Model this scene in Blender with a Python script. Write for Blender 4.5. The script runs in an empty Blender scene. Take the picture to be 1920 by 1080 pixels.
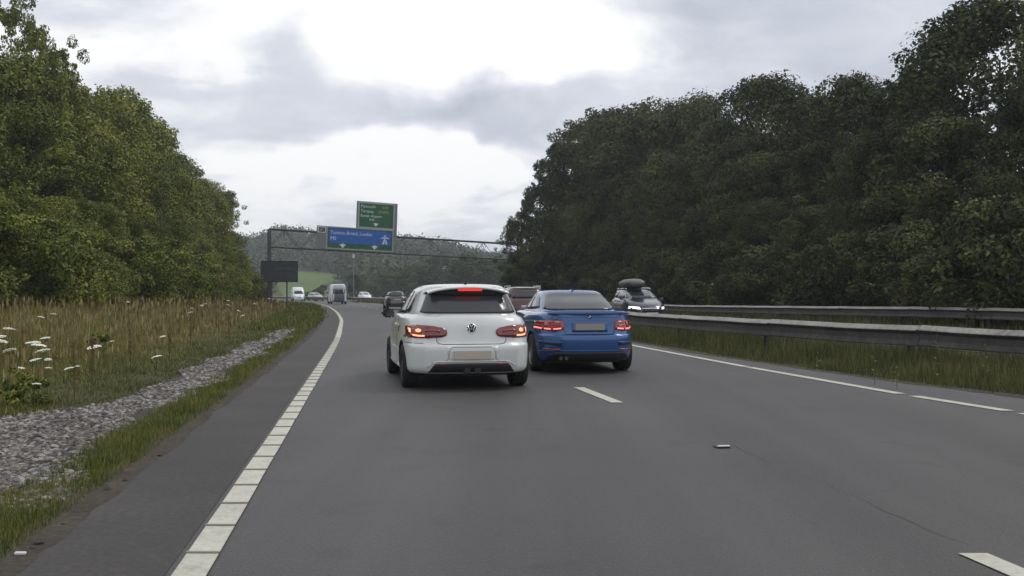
import bpy, bmesh, math, random
import numpy as np
from mathutils import Vector, Matrix
from mathutils.bvhtree import BVHTree
from mathutils.geometry import delaunay_2d_cdt

random.seed(7)
rng = np.random.default_rng(7)
S = bpy.context.scene
COL = S.collection
R = math.radians

# ------------------------------------------------------------------ camera
CAMH = 1.35
F = 1850.0                     # focal length in pixels of the 1920 wide photograph
cam_d = bpy.data.cameras.new('camera')
cam_d.sensor_width = 36
cam_d.lens = 36 * F / 1920
cam_d.shift_y = 10 / 1920
cam_d.clip_start = 0.05
cam_d.clip_end = 6000
cam = bpy.data.objects.new('camera', cam_d)
cam.location = (0, 0, CAMH)
cam.rotation_euler = (R(90), 0, 0)
COL.objects.link(cam)
S.camera = cam

# ------------------------------------------------------------------ world
SUN_EL, SUN_AZ = 52, 65        # azimuth clockwise from +Y (towards +X)
w = bpy.data.worlds.new('World')
S.world = w
w.use_nodes = True
nt = w.node_tree
nt.nodes.clear()
N = nt.nodes.new
L = nt.links.new


def wmath(op, a, b=None, c=None, clamp=False):
    n = N('ShaderNodeMath'); n.operation = op; n.use_clamp = clamp
    for i, v in enumerate((a, b, c)):
        if v is None:
            continue
        if isinstance(v, (int, float)):
            n.inputs[i].default_value = v
        else:
            L(v, n.inputs[i])
    return n.outputs[0]


def direction(px, py):
    return Vector(((px - 960) / F, 1, (550 - py) / F)).normalized()


tc = N('ShaderNodeTexCoord')
sepn = N('ShaderNodeSeparateXYZ'); L(tc.outputs['Generated'], sepn.inputs[0])
zc = wmath('MAXIMUM', sepn.outputs[2], 0.0)
zd = wmath('ADD', zc, 0.16)
comb = N('ShaderNodeCombineXYZ')
L(wmath('DIVIDE', sepn.outputs[0], zd), comb.inputs[0])
L(wmath('DIVIDE', sepn.outputs[1], zd), comb.inputs[1])
comb.inputs[2].default_value = 3.7


def wnoise(scale, detail, rough, dist=0.0, vec=None):
    n = N('ShaderNodeTexNoise')
    n.inputs['Scale'].default_value = scale
    n.inputs['Detail'].default_value = detail
    n.inputs['Roughness'].default_value = rough
    n.inputs['Distortion'].default_value = dist
    L(vec or comb.outputs[0], n.inputs['Vector'])
    return n.outputs['Fac']


n1 = wnoise(1.15, 5, 0.52, 0.35)
n2 = wnoise(3.0, 7, 0.56, 0.5)
# warped direction, so that the placed cloud masses get ragged edges
warp = N('ShaderNodeTexNoise'); warp.inputs['Scale'].default_value = 7.0
warp.inputs['Detail'].default_value = 7
L(tc.outputs['Generated'], warp.inputs['Vector'])
wv = N('ShaderNodeVectorMath'); wv.operation = 'MULTIPLY_ADD'
L(warp.outputs['Color'], wv.inputs[0])
wv.inputs[1].default_value = (0.26, 0.26, 0.17); wv.inputs[2].default_value = (-0.13, -0.13, -0.085)
wd = N('ShaderNodeVectorMath'); wd.operation = 'ADD'
L(tc.outputs['Generated'], wd.inputs[0]); L(wv.outputs[0], wd.inputs[1])
base = wmath('MULTIPLY_ADD', n1, 0.55, 0.42)
base = wmath('MULTIPLY_ADD', n2, 0.75, base)
base = wmath('ADD', base, -0.215)


def cloud(px, py, rx, ry, amt, total):
    """one cloud mass: elliptical in azimuth and elevation"""
    d = direction(px, py)
    s = N('ShaderNodeVectorMath'); s.operation = 'SUBTRACT'
    L(wd.outputs[0], s.inputs[0]); s.inputs[1].default_value = d
    m = N('ShaderNodeVectorMath'); m.operation = 'MULTIPLY'
    L(s.outputs[0], m.inputs[0]); m.inputs[1].default_value = (F / rx, 3.0, F / ry)
    ln = N('ShaderNodeVectorMath'); ln.operation = 'LENGTH'
    L(m.outputs[0], ln.inputs[0])
    mr = N('ShaderNodeMapRange'); mr.interpolation_type = 'SMOOTHSTEP'
    L(ln.outputs['Value'], mr.inputs['Value'])
    mr.inputs['From Min'].default_value = 1.55; mr.inputs['From Max'].default_value = 0.0
    mr.inputs['To Min'].default_value = 0; mr.inputs['To Max'].default_value = amt
    return wmath('ADD', total, mr.outputs[0])


for c in ((860, 60, 430, 110, 0.44), (1060, 95, 230, 80, 0.22), (885, 332, 120, 45, 0.46), (630, 305, 190, 50, 0.34), (330, 120, 90, 30, 0.16), (500, 380, 160, 40, 0.10),
          (560, 20, 160, 60, 0.15), (300, 90, 160, 50, 0.10), (80, 40, 120, 40, 0.15),
          (850, 235, 280, 60, -0.20), (1010, 265, 190, 55, -0.13), (560, 150, 130, 50, -0.14), (1500, 100, 330, 190, -0.34),
          (700, 380, 200, 30, -0.06), (180, 200, 150, 60, -0.06)):
    base = cloud(*c, base)
rampn = N('ShaderNodeValToRGB')
cr = rampn.color_ramp
cr.elements[0].position = 0.22; cr.elements[0].color = (0.38, 0.43, 0.48, 1)
cr.elements[1].position = 1.0; cr.elements[1].color = (1.12, 1.12, 1.12, 1)
e = cr.elements.new(0.50); e.color = (0.56, 0.60, 0.68, 1)
e = cr.elements.new(0.76); e.color = (0.76, 0.785, 0.86, 1)
L(base, rampn.inputs[0])
sky = N('ShaderNodeTexSky'); sky.sky_type = 'NISHITA'; sky.sun_disc = False
sky.sun_elevation = R(SUN_EL); sky.sun_rotation = R(SUN_AZ)
scl = N('ShaderNodeVectorMath'); scl.operation = 'SCALE'
L(rampn.outputs[0], scl.inputs[0]); scl.inputs['Scale'].default_value = 10.0
mixs = N('ShaderNodeMix'); mixs.data_type = 'RGBA'
mixs.inputs['Factor'].default_value = 0.96
L(sky.outputs[0], mixs.inputs[6]); L(scl.outputs[0], mixs.inputs[7])
bg = N('ShaderNodeBackground'); bg.inputs['Strength'].default_value = 0.1
L(mixs.outputs[2], bg.inputs['Color'])
wo = N('ShaderNodeOutputWorld'); L(bg.outputs[0], wo.inputs['Surface'])

sun_d = bpy.data.lights.new('sun', 'SUN')
sun_d.energy = 1.3; sun_d.angle = R(14); sun_d.color = (1.0, 0.96, 0.9)
sun = bpy.data.objects.new('sun', sun_d); COL.objects.link(sun)
sv = Vector((math.sin(R(SUN_AZ)) * math.cos(R(SUN_EL)), math.cos(R(SUN_AZ)) * math.cos(R(SUN_EL)), math.sin(R(SUN_EL))))
sun.rotation_euler = sv.to_track_quat('Z', 'Y').to_euler()

S.view_settings.view_transform = 'Standard'
S.view_settings.look = 'None'
S.view_settings.exposure = 0.0
S.view_settings.gamma = 1.0
S.view_settings.use_curve_mapping = False
S.cycles.max_bounces = 6
S.cycles.volume_bounces = 1

# ------------------------------------------------------------------ materials
MATS = {}


def mat(name, color, rough=0.7, metal=0.0, coat=0.0, emit=None, estr=0.0, spec=0.5, nscale=0, namt=0.0, bump=0.0, bscale=60):
    if name in MATS:
        return MATS[name]
    m = bpy.data.materials.new(name); m.use_nodes = True
    t = m.node_tree; b = t.nodes['Principled BSDF']
    b.inputs['Base Color'].default_value = (*color, 1)
    b.inputs['Roughness'].default_value = rough
    b.inputs['Metallic'].default_value = metal
    b.inputs['Coat Weight'].default_value = coat
    b.inputs['Coat Roughness'].default_value = 0.04
    b.inputs['Specular IOR Level'].default_value = spec
    if emit:
        b.inputs['Emission Color'].default_value = (*emit, 1)
        b.inputs['Emission Strength'].default_value = estr
    if namt > 0:
        c = t.nodes.new('ShaderNodeTexCoord')
        n = t.nodes.new('ShaderNodeTexNoise'); n.inputs['Scale'].default_value = nscale; n.inputs['Detail'].default_value = 6
        t.links.new(c.outputs['Object'], n.inputs['Vector'])
        mr = t.nodes.new('ShaderNodeMapRange')
        mr.inputs['From Min'].default_value = 0.3; mr.inputs['From Max'].default_value = 0.7
        mr.inputs['To Min'].default_value = 1 - namt; mr.inputs['To Max'].default_value = 1 + namt
        t.links.new(n.outputs['Fac'], mr.inputs['Value'])
        vm = t.nodes.new('ShaderNodeVectorMath'); vm.operation = 'SCALE'
        vm.inputs[0].default_value = color
        t.links.new(mr.outputs[0], vm.inputs['Scale'])
        t.links.new(vm.outputs[0], b.inputs['Base Color'])
    if bump > 0:
        c = t.nodes.new('ShaderNodeTexCoord')
        n = t.nodes.new('ShaderNodeTexNoise'); n.inputs['Scale'].default_value = bscale; n.inputs['Detail'].default_value = 4
        t.links.new(c.outputs['Object'], n.inputs['Vector'])
        bp = t.nodes.new('ShaderNodeBump'); bp.inputs['Strength'].default_value = bump; bp.inputs['Distance'].default_value = 0.02
        t.links.new(n.outputs['Fac'], bp.inputs['Height']); t.links.new(bp.outputs[0], b.inputs['Normal'])
    MATS[name] = m
    return m


def ramp_mat(name, stops, scale, detail=8, rough=0.9, attr=None, attr_amt=0.0, objrand=0.0, bump=0.0, scale2=0, distance=0.03, spec=0.3, rvar=0):
    """noise driven colour ramp in world/object space, with an optional per-face random tint"""
    m = bpy.data.materials.new(name); m.use_nodes = True
    t = m.node_tree; b = t.nodes['Principled BSDF']; NN = t.nodes.new; LL = t.links.new
    b.inputs['Roughness'].default_value = rough
    b.inputs['Specular IOR Level'].default_value = spec
    c = NN('ShaderNodeTexCoord')
    n = NN('ShaderNodeTexNoise'); n.inputs['Scale'].default_value = scale; n.inputs['Detail'].default_value = detail
    n.inputs['Roughness'].default_value = 0.6
    LL(c.outputs['Object'], n.inputs['Vector'])
    fac = n.outputs['Fac']

    def mm(op, a, bb):
        q = NN('ShaderNodeMath'); q.operation = op
        for i, v in enumerate((a, bb)):
            if isinstance(v, (int, float)): q.inputs[i].default_value = v
            else: LL(v, q.inputs[i])
        return q.outputs[0]
    if scale2:
        n2_ = NN('ShaderNodeTexNoise'); n2_.inputs['Scale'].default_value = scale2; n2_.inputs['Detail'].default_value = 3
        LL(c.outputs['Object'], n2_.inputs['Vector'])
        fac = mm('ADD', mm('MULTIPLY', fac, 0.55), mm('MULTIPLY', n2_.outputs['Fac'], 0.45))
    if attr:
        a = NN('ShaderNodeAttribute'); a.attribute_name = attr
        fac = mm('ADD', fac, mm('MULTIPLY', mm('SUBTRACT', a.outputs['Fac'], 0.5), attr_amt))
    if objrand:
        o = NN('ShaderNodeObjectInfo')
        fac = mm('ADD', fac, mm('MULTIPLY', mm('SUBTRACT', o.outputs['Random'], 0.5), objrand))
    r = NN('ShaderNodeValToRGB'); els = r.color_ramp.elements
    els[0].position = stops[0][0]; els[0].color = (*stops[0][1], 1)
    els[1].position = stops[-1][0]; els[1].color = (*stops[-1][1], 1)
    for p, col in stops[1:-1]:
        q = els.new(p); q.color = (*col, 1)
    LL(fac, r.inputs[0]); LL(r.outputs[0], b.inputs['Base Color'])
    if bump:
        nb = NN('ShaderNodeTexNoise'); nb.inputs['Scale'].default_value = max(scale2, scale) * 6; nb.inputs['Detail'].default_value = 3
        LL(c.outputs['Object'], nb.inputs['Vector'])
        bp = NN('ShaderNodeBump'); bp.inputs['Strength'].default_value = bump; bp.inputs['Distance'].default_value = distance
        LL(nb.outputs['Fac'], bp.inputs['Height']); LL(bp.outputs[0], b.inputs['Normal'])
    MATS[name] = m
    return m


# ------------------------------------------------------------------ object helpers
def tag(o, label=None, cat=None, group=None, kind=None):
    if label: o['label'] = label
    if cat: o['category'] = cat
    if group: o['group'] = group
    if kind: o['kind'] = kind
    return o


def empty(name, loc=(0, 0, 0), rz=0.0, label=None, cat=None, group=None):
    o = bpy.data.objects.new(name, None); COL.objects.link(o)
    o.location = loc; o.rotation_euler = (0, 0, rz); o.empty_display_size = 0.2
    return tag(o, label, cat, group)


def mesh_obj(name, verts, faces, m, parent=None, smooth=False):
    me = bpy.data.meshes.new(name)
    me.from_pydata([tuple(v) for v in verts], [], [tuple(f) for f in faces])
    if m: me.materials.append(m)
    if smooth: me.polygons.foreach_set('use_smooth', [True] * len(me.polygons))
    me.update()
    o = bpy.data.objects.new(name, me); COL.objects.link(o)
    if parent: o.parent = parent
    return o


def np_mesh(name, V, per, m, tint=None, extra_mats=()):
    """V: (n*per,3) vertices; every `per` vertices make one face"""
    n = len(V) // per
    me = bpy.data.meshes.new(name)
    me.vertices.add(len(V)); me.vertices.foreach_set('co', V.astype(np.float32).ravel())
    me.loops.add(len(V)); me.loops.foreach_set('vertex_index', np.arange(len(V), dtype=np.int32))
    me.polygons.add(n); me.polygons.foreach_set('loop_start', (np.arange(n) * per).astype(np.int32))
    me.polygons.foreach_set('loop_total', np.full(n, per, dtype=np.int32))
    if m: me.materials.append(m)
    if tint is not None:
        a = me.attributes.new('tint', 'FLOAT', 'FACE')
        a.data.foreach_set('value', tint.astype(np.float32))
    me.update()
    return me


def link_mesh(name, me, parent=None):
    o = bpy.data.objects.new(name, me); COL.objects.link(o)
    if parent: o.parent = parent
    return o


class MB:
    def __init__(self): self.v = []; self.f = []

    def box(self, c, s, rot=None):
        b = len(self.v)
        for dx in (-.5, .5):
            for dy in (-.5, .5):
                for dz in (-.5, .5):
                    p = Vector((dx * s[0], dy * s[1], dz * s[2]))
                    if rot: p = rot @ p
                    self.v.append(Vector(c) + p)
        for q in ((0, 1, 3, 2), (4, 6, 7, 5), (0, 4, 5, 1), (2, 3, 7, 6), (0, 2, 6, 4), (1, 5, 7, 3)):
            self.f.append([b + i for i in q])
        return self

    def tube(self, a, c, r, n=8, r2=None, cap=True):
        a = Vector(a); c = Vector(c); d = (c - a)
        if d.length < 1e-6: return self
        q = d.normalized().to_track_quat('Z', 'Y'); r2 = r if r2 is None else r2
        b = len(self.v)
        for p, rr in ((a, r), (c, r2)):
            for i in range(n):
                t = 2 * math.pi * i / n
                self.v.append(p + q @ Vector((rr * math.cos(t), rr * math.sin(t), 0)))
        for i in range(n):
            j = (i + 1) % n
            self.f.append([b + i, b + j, b + n + j, b + n + i])
        if cap:
            self.f.append([b + i for i in range(n)][::-1]); self.f.append([b + n + i for i in range(n)])
        return self

    def prism(self, prof, axis_pts):
        """extrude closed profile through frames [(origin, xdir, zdir)]"""
        b = len(self.v); n = len(prof)
        for o, xd, zd_ in axis_pts:
            for p in prof: self.v.append(Vector(o) + Vector(xd) * p[0] + Vector(zd_) * p[1])
        for k in range(len(axis_pts) - 1):
            for i in range(n):
                j = (i + 1) % n
                self.f.append([b + k * n + i, b + k * n + j, b + (k + 1) * n + j, b + (k + 1) * n + i])
        self.f.append([b + i for i in range(n)][::-1])
        self.f.append([b + (len(axis_pts) - 1) * n + i for i in range(n)])
        return self

    def build(self, name, m, parent=None, smooth=False):
        return mesh_obj(name, self.v, self.f, m, parent, smooth)


def bevel(o, wd_, seg=2):
    bm = bmesh.new(); bm.from_mesh(o.data)
    bmesh.ops.recalc_face_normals(bm, faces=bm.faces)
    bmesh.ops.bevel(bm, geom=list(bm.edges), offset=wd_, segments=seg, affect='EDGES', clamp_overlap=True)
    bm.to_mesh(o.data); bm.free(); o.data.update()
    return o


def text_part(s, size, m, parent, loc, name='lettering', ext=0.004, rot=(R(90), 0, 0), sx=1.0):
    cu = bpy.data.curves.new('t', 'FONT'); cu.body = s; cu.size = size; cu.extrude = ext; cu.resolution_u = 3
    t = bpy.data.objects.new('t', cu); COL.objects.link(t)
    bpy.context.view_layer.update()
    me = bpy.data.meshes.new_from_object(t)
    bpy.data.objects.remove(t)
    me.materials.clear(); me.materials.append(m)
    o = link_mesh(name, me, parent); o.location = loc; o.rotation_euler = rot; o.scale = (sx, 1, 1)
    return o


# ------------------------------------------------------------------ the line of the road
DZ = np.array([-50, 0, 28, 50, 71, 100, 125, 140, 152, 165, 180, 190, 220, 260, 300], float)
DD = np.array([0, 0, .09, .6, 1.58, 3.4, 5.6, 8.2, 11.2, 15.6, 22.0, 27.0, 45, 78, 125], float)


def dcurve(z):
    z = np.asarray(z, float)
    return np.interp(z, DZF, DDF)


# smooth the polyline
_zf = np.linspace(-50, 300, 1401)
_df = np.interp(_zf, DZ, DD)
k = np.exp(-0.5 * (np.arange(-40, 41) / 16.0) ** 2); k /= k.sum()
_pad = np.concatenate([np.zeros(40), _df, _df[-1] + (_df[-1] - _df[-2]) * np.arange(1, 41)])
DZF, DDF = _zf, np.convolve(_pad, k, 'valid')


def rx(U, z):
    return U - 0.1432 * z - float(dcurve(z))


def ip(tab, z):
    return float(np.interp(z, [a for a, b in tab], [b for a, b in tab]))


U_RIGHT = [(-20, 7.9), (0, 7.7), (8, 7.5), (11.1, 7.35), (13.1, 7.14), (18, 6.94), (24, 6.86), (40, 7.0), (300, 6.9)]
U_LANE = [(-20, 3.2), (0, 3.16), (5, 3.13), (12, 3.08), (14, 3.02), (30, 2.98), (300, 2.98)]
U_RVERGE = [(-20, 9.6), (8, 9.0), (11, 8.85), (13.1, 8.6), (14.7, 8.15), (20.5, 7.62), (27, 7.45), (60, 7.55), (300, 7.5)]
U_LVERGE = [(-20, -1.8), (300, -1.9)]
U_BAR = [(-20, 17), (8, 12.4), (12, 11.2), (15.4, 10.2), (20, 9.15), (24, 8.5), (28, 8.15), (40, 8.0), (300, 8.0)]


def sstep(a, b, x):
    t = np.clip((np.asarray(x, float) - a) / (b - a), 0, 1)
    return t * t * (3 - 2 * t)


RPX = [-600, 478, 500, 530, 560, 600, 660, 760, 830, 900, 960, 1100, 1900, 2600]
RPY = [455, 452, 444, 436, 438, 443, 447, 453, 458, 474, 482, 486, 480, 480]


def gh(X, Y):
    """height of the ground"""
    X = np.asarray(X, float); Y = np.asarray(Y, float)
    U = X + 0.1432 * Y + dcurve(np.clip(Y, -50, 165))
    near = 1 - sstep(120, 170, Y)
    left = 0.50 * sstep(-4.5, -11.5, U) + np.clip(-12 - U, 0, 40) * 0.10
    left = np.where(U < 0, left, 0) * near
    right = 0.10 * np.clip(U - 20, 0, 60) * sstep(12, 26, Y) * (1 - sstep(200, 260, Y))
    px = 960 + F * X / np.maximum(Y, 50)
    e = (550 - np.interp(px, RPX, RPY)) / F
    Hr = 1.35 + e * 700 - 8
    hill = Hr * sstep(260, 700, Y)
    hill = hill + 1.2 * np.sin(X * .021 + 1) * np.sin(Y * .017) * sstep(300, 450, Y)
    return -0.02 + left + right + hill


def ghf(x, y): return float(gh(x, y))


# ------------------------------------------------------------------ ground
M_GROUND = ramp_mat('ground_soil_grass', [(0.3, (.030, .028, .014)), (0.48, (.05, .055, .02)), (0.6, (.075, .07, .03)), (0.72, (.10, .085, .045))],
                    0.35, rough=1.0, bump=0.5, scale2=3.0)
gx = np.concatenate([np.linspace(-1500, -130, 45), np.arange(-125, 62, 1.25), np.linspace(66, 1500, 45)])
gy = np.concatenate([np.arange(-60, 0, 6), np.arange(0, 180, 2.0), np.arange(182, 440, 8), np.linspace(450, 1900, 50)])
GX, GY = np.meshgrid(gx, gy)
GZ = gh(GX, GY)
gv = np.stack([GX.ravel(), GY.ravel(), GZ.ravel()], 1)
nx, ny = len(gx), len(gy)
idx = np.arange(nx * ny).reshape(ny, nx)
gf = np.stack([idx[:-1, :-1].ravel(), idx[:-1, 1:].ravel(), idx[1:, 1:].ravel(), idx[1:, :-1].ravel()], 1)
ground = mesh_obj('ground', gv, gf.tolist(), M_GROUND, smooth=True)
tag(ground, kind='structure')


def strip(name, ul, ur, z0, z1, h, m, step=2.0, nseg=1, parent=None):
    zs = np.linspace(z0, z1, max(2, int((z1 - z0) / step) + 1))
    v = []; f = []
    for z in zs:
        a = ip(ul, z) if isinstance(ul, list) else ul
        b = ip(ur, z) if isinstance(ur, list) else ur
        for i in range(nseg + 1):
            U = a + (b - a) * i / nseg
            v.append((rx(U, z), z, h))
    for k_ in range(len(zs) - 1):
        for i in range(nseg):
            q = k_ * (nseg + 1) + i
            f.append((q, q + 1, q + nseg + 2, q + nseg + 1))
    return mesh_obj(name, v, f, m, parent)


def asphalt():
    m = bpy.data.materials.new('asphalt'); m.use_nodes = True
    t = m.node_tree; b = t.nodes['Principled BSDF']; NN = t.nodes.new; LL = t.links.new
    c = NN('ShaderNodeTexCoord')

    def noise(s, d, vec=None):
        n = NN('ShaderNodeTexNoise'); n.inputs['Scale'].default_value = s; n.inputs['Detail'].default_value = d
        LL(vec or c.outputs['Object'], n.inputs['Vector']); return n.outputs['Fac']
    # stretched along the driving direction: wheel tracks and wear
    mp = NN('ShaderNodeMapping'); mp.inputs['Rotation'].default_value = (0, 0, -R(8.15)); mp.inputs['Scale'].default_value = (1, .04, 1)
    LL(c.outputs['Object'], mp.inputs['Vector'])
    tracks = noise(1.1, 3, mp.outputs[0])
    big = noise(0.25, 5)
    fine = noise(110, 2)
    grit = NN('ShaderNodeTexVoronoi'); grit.inputs['Scale'].default_value = 75; LL(c.outputs['Object'], grit.inputs['Vector'])

    def mm(op, a, bb, cc=None):
        q = NN('ShaderNodeMath'); q.operation = op
        for i, v in enumerate((a, bb, cc)):
            if v is None: continue
            if isinstance(v, (int, float)): q.inputs[i].default_value = v
            else: LL(v, q.inputs[i])
        return q.outputs[0]
    s = mm('ADD', mm('MULTIPLY', tracks, .36), mm('MULTIPLY', big, .24))
    s = mm('ADD', s, mm('MULTIPLY', fine, .28))
    s = mm('ADD', s, mm('MULTIPLY', grit.outputs['Distance'], .14))
    r = NN('ShaderNodeValToRGB'); el = r.color_ramp.elements
    el[0].position = .36; el[0].color = (.025, .0246, .025, 1)
    el[1].position = .66; el[1].color = (.076, .074, .074, 1)
    LL(s, r.inputs[0])
    st = NN('ShaderNodeMapRange'); LL(noise(1.6, 9), st.inputs['Value'])
    st.inputs['From Min'].default_value = .60; st.inputs['From Max'].default_value = .72; st.inputs['To Min'].default_value = 1; st.inputs['To Max'].default_value = .72
    sc_ = NN('ShaderNodeVectorMath'); sc_.operation = 'SCALE'; LL(r.outputs[0], sc_.inputs[0]); LL(st.outputs[0], sc_.inputs['Scale'])
    LL(sc_.outputs[0], b.inputs['Base Color'])
    b.inputs['Roughness'].default_value = .62
    b.inputs['Specular IOR Level'].default_value = .42
    bp = NN('ShaderNodeBump'); bp.inputs['Strength'].default_value = .55; bp.inputs['Distance'].default_value = .006
    LL(mm('ADD', fine, grit.outputs['Distance']), bp.inputs['Height']); LL(bp.outputs[0], b.inputs['Normal'])
    return m


M_ASPH = asphalt()
M_ASPH2 = ramp_mat('hard_strip_asphalt', [(.3, (.030, .028, .027)), (.5, (.046, .043, .041)), (.75, (.080, .073, .066))], .6, rough=.75, bump=.5, scale2=25, distance=.006)
road = strip('road', U_LVERGE, U_RVERGE, -8, 262, 0.0, M_ASPH, 1.5, 3)
tag(road, kind='structure')
hs = strip('hard_strip', [(-20, -1.8), (300, -1.9)], -0.97, -8, 200, 0.004, M_ASPH2, 1.5)
tag(hs, kind='structure')
opp = strip('opposing_road', [(0, 15.5), (20, 14.5), (30, 12.6), (40, 11.2), (300, 11.2)], 18.6, 5, 262, 0.0, M_ASPH, 2.0)
tag(opp, kind='structure')
M_DIRT = ramp_mat('road_edge_dirt', [(.3, (.03, .026, .02)), (.5, (.055, .046, .036)), (.7, (.09, .078, .06))], 2.5, rough=1, bump=.8, scale2=20, distance=.01)
# ragged dirt margin where the soil creeps over the asphalt
v = []; f = []
zs = np.concatenate([np.arange(2, 16, .04), np.arange(16.1, 70, .15)])
_rw = np.convolve(rng.normal(0, 1, len(zs) + 40), np.hanning(9) / 4, 'same')[20:-20] + 1.6 * np.convolve(rng.normal(0, 1, len(zs) + 80), np.hanning(41) / 9, 'same')[40:-40]
for i, z in enumerate(zs):
    e_ = .10 + .022 * _rw[i]
    v += [(rx(-1.97, z), z, .0055), (rx(-1.80 + max(.01, e_), z), z, .0055)]
    if i: f.append((2 * i - 2, 2 * i - 1, 2 * i + 1, 2 * i))
tag(mesh_obj('road_edge_soil', v, f, M_DIRT), kind='structure')
v = []; f = []
for i, z in enumerate(np.arange(8, 120, .25)):
    e_ = .10 + .12 * math.sin(z * .9) * math.sin(z * .31 + 1) + .1 * random.random()
    v += [(rx(ip(U_RVERGE, z) - max(0, e_), z), z, .0045), (rx(ip(U_RVERGE, z) + .1, z), z, .004)]
    if i: f.append((2 * i - 2, 2 * i - 1, 2 * i + 1, 2 * i))
tag(mesh_obj('median_edge_soil', v, f, M_DIRT), kind='structure')

# painted markings
M_PAINT = ramp_mat('white_road_paint', [(.25, (.27, .265, .21)), (.5, (.45, .44, .37)), (.7, (.54, .53, .45))], 3, rough=.6, scale2=30, bump=.2, distance=.004)


def marking(name, ul, z0, z1, width, h, parent=None, step=1.5, jag=0.0):
    n = max(2, int((z1 - z0) / step) + 2)
    zs = np.linspace(z0, z1, n); v = []; f = []
    th = .003
    for z in zs:
        U = ip(ul, z) if isinstance(ul, list) else ul
        x = rx(U, z); j = random.uniform(-jag, jag)
        v += [(x - width / 2 + j, z, h), (x + width / 2 + j, z, h)]
    for i in range(n - 1): f.append((2 * i, 2 * i + 1, 2 * i + 3, 2 * i + 2))
    # small skirts so that the thermoplastic has thickness
    b = len(v)
    for p in list(v): v.append((p[0], p[1], h - th))
    for i in range(n - 1):
        f.append((2 * i, 2 * i + 2, b + 2 * i + 2, b + 2 * i)); f.append((2 * i + 1, b + 2 * i + 1, b + 2 * i + 3, 2 * i + 3))
    f.append((0, b, b + 1, 1)); f.append((2 * n - 2, 2 * n - 1, b + 2 * n - 1, b + 2 * n - 2))
    return mesh_obj(name, v, f, M_PAINT, parent)


def structure_empty(name):
    return tag(empty(name), kind='structure')


le = structure_empty('left_edge_line')
z = 2.1
M_RIB = mat('rib_gap_grime', (.26, .25, .21), .9)
while z < 60:
    marking('marking_segment', -0.85, z, z + .583, .165, .011, le, jag=.003)
    z += .60
marking('marking_strip', -0.85, z, 240, .165, .011, le, 2)
rbm = MB()
z = 2.1
while z < 30:
    rbm.box((rx(-.85, z - .0125), z - .0125, .0165), (.17, .016, .008)); z += .6
rb = rbm.build('marking_rib', M_RIB, le); rb['kind'] = 'stuff'
re_ = structure_empty('right_edge_line')
for a, b in ((6.0, 11.05), (11.3, 12.92), (13.22, 17.95), (18.08, 34), (34.1, 80), (80.1, 235)):
    marking('marking_strip', U_RIGHT, a, b, .16, .008, re_, 1.0 if a < 40 else 2.5)
ll_ = structure_empty('lane_line')
z = 5.1
ends = [5.1, 14.1] + [14.1 + 9.0 * i for i in range(1, 22)]
for z1 in ends:
    marking('lane_dash', U_LANE, z1 - 1.95, z1, .15, .008, ll_, .6)
ol = structure_empty('opposing_edge_line')
for a, b in (([(0, 16.0), (20, 15.0), (30, 13.1), (40, 11.7), (300, 11.7)], 1), (18.2, 1)):
    marking('marking_strip', a, 8, 240, .15, .008, ol, 3)
# joint between the two paved lanes
M_TAR = mat('tar_joint', (.040, .040, .040), .85)
v = []; f = []
for i, z in enumerate(np.arange(5.3, 9.0, .1)):
    x = rx(3.22 + .02 * math.sin(z * 3) + .012 * math.sin(z * 11), z); ww = .0008 + .0018 * (0.5 + .5 * math.sin(z * 2.3)) * (1 if (z % 3.1) > .6 else .2)
    v += [(x - ww, z, .004), (x + ww, z, .004)]
    if i: f.append((2 * i - 2, 2 * i - 1, 2 * i + 1, 2 * i))
tag(mesh_obj('road_joint', v, f, M_TAR), kind='structure')

# road studs
M_STUDW = mat('stud_reflector', (.85, .85, .82), .25)
M_STUDB = mat('stud_casing', (.05, .05, .05), .6)
for i, z in enumerate((8.65, 17.65 + 9, 44.65, 62.65)):
    r_ = empty('road_stud', (rx(ip(U_LANE, z), z), z, 0), R(8), 'white reflecting road stud in the gap between the lane dashes nearest the camera' if i == 0 else
               'small white reflecting stud on the lane line beyond the two cars', 'road stud', 'reflecting studs on the lane line')
    bevel(MB().box((0, 0, .008), (.13, .11, .016)).build('casing', M_STUDB, r_), .006, 1)
    MB().box((0, -.047, .018), (.105, .035, .012), Matrix.Rotation(R(-20), 3, 'X')).build('reflector', M_STUDW, r_)

# ------------------------------------------------------------------ gravel drain
M_GBED = ramp_mat('gravel_bed', [(.3, (.05, .045, .04)), (.6, (.12, .11, .10)), (.75, (.2, .19, .18))], 12, rough=1, bump=1, scale2=30)
U_GL = [(0, -4.6), (8, -4.3), (10.6, -3.95), (11.7, -3.25), (16, -3.10), (22, -3.18), (38, -2.95), (50, -2.8)]
U_GR = [(0, -2.28), (8, -2.26), (12, -2.36), (19, -2.40), (39, -2.55), (50, -2.7)]
tag(strip('gravel_bed', [(a, b + .02) for a, b in U_GL], U_GR, 1, 48, -0.008, M_GBED, 1.0, 2), kind='structure')
ico = bmesh.new(); bmesh.ops.create_icosphere(ico, subdivisions=1, radius=1)
IV = np.array([v_.co[:] for v_ in ico.verts]); IF = np.array([[v_.index for v_ in f_.verts] for f_ in ico.faces]); ico.free()


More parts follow.
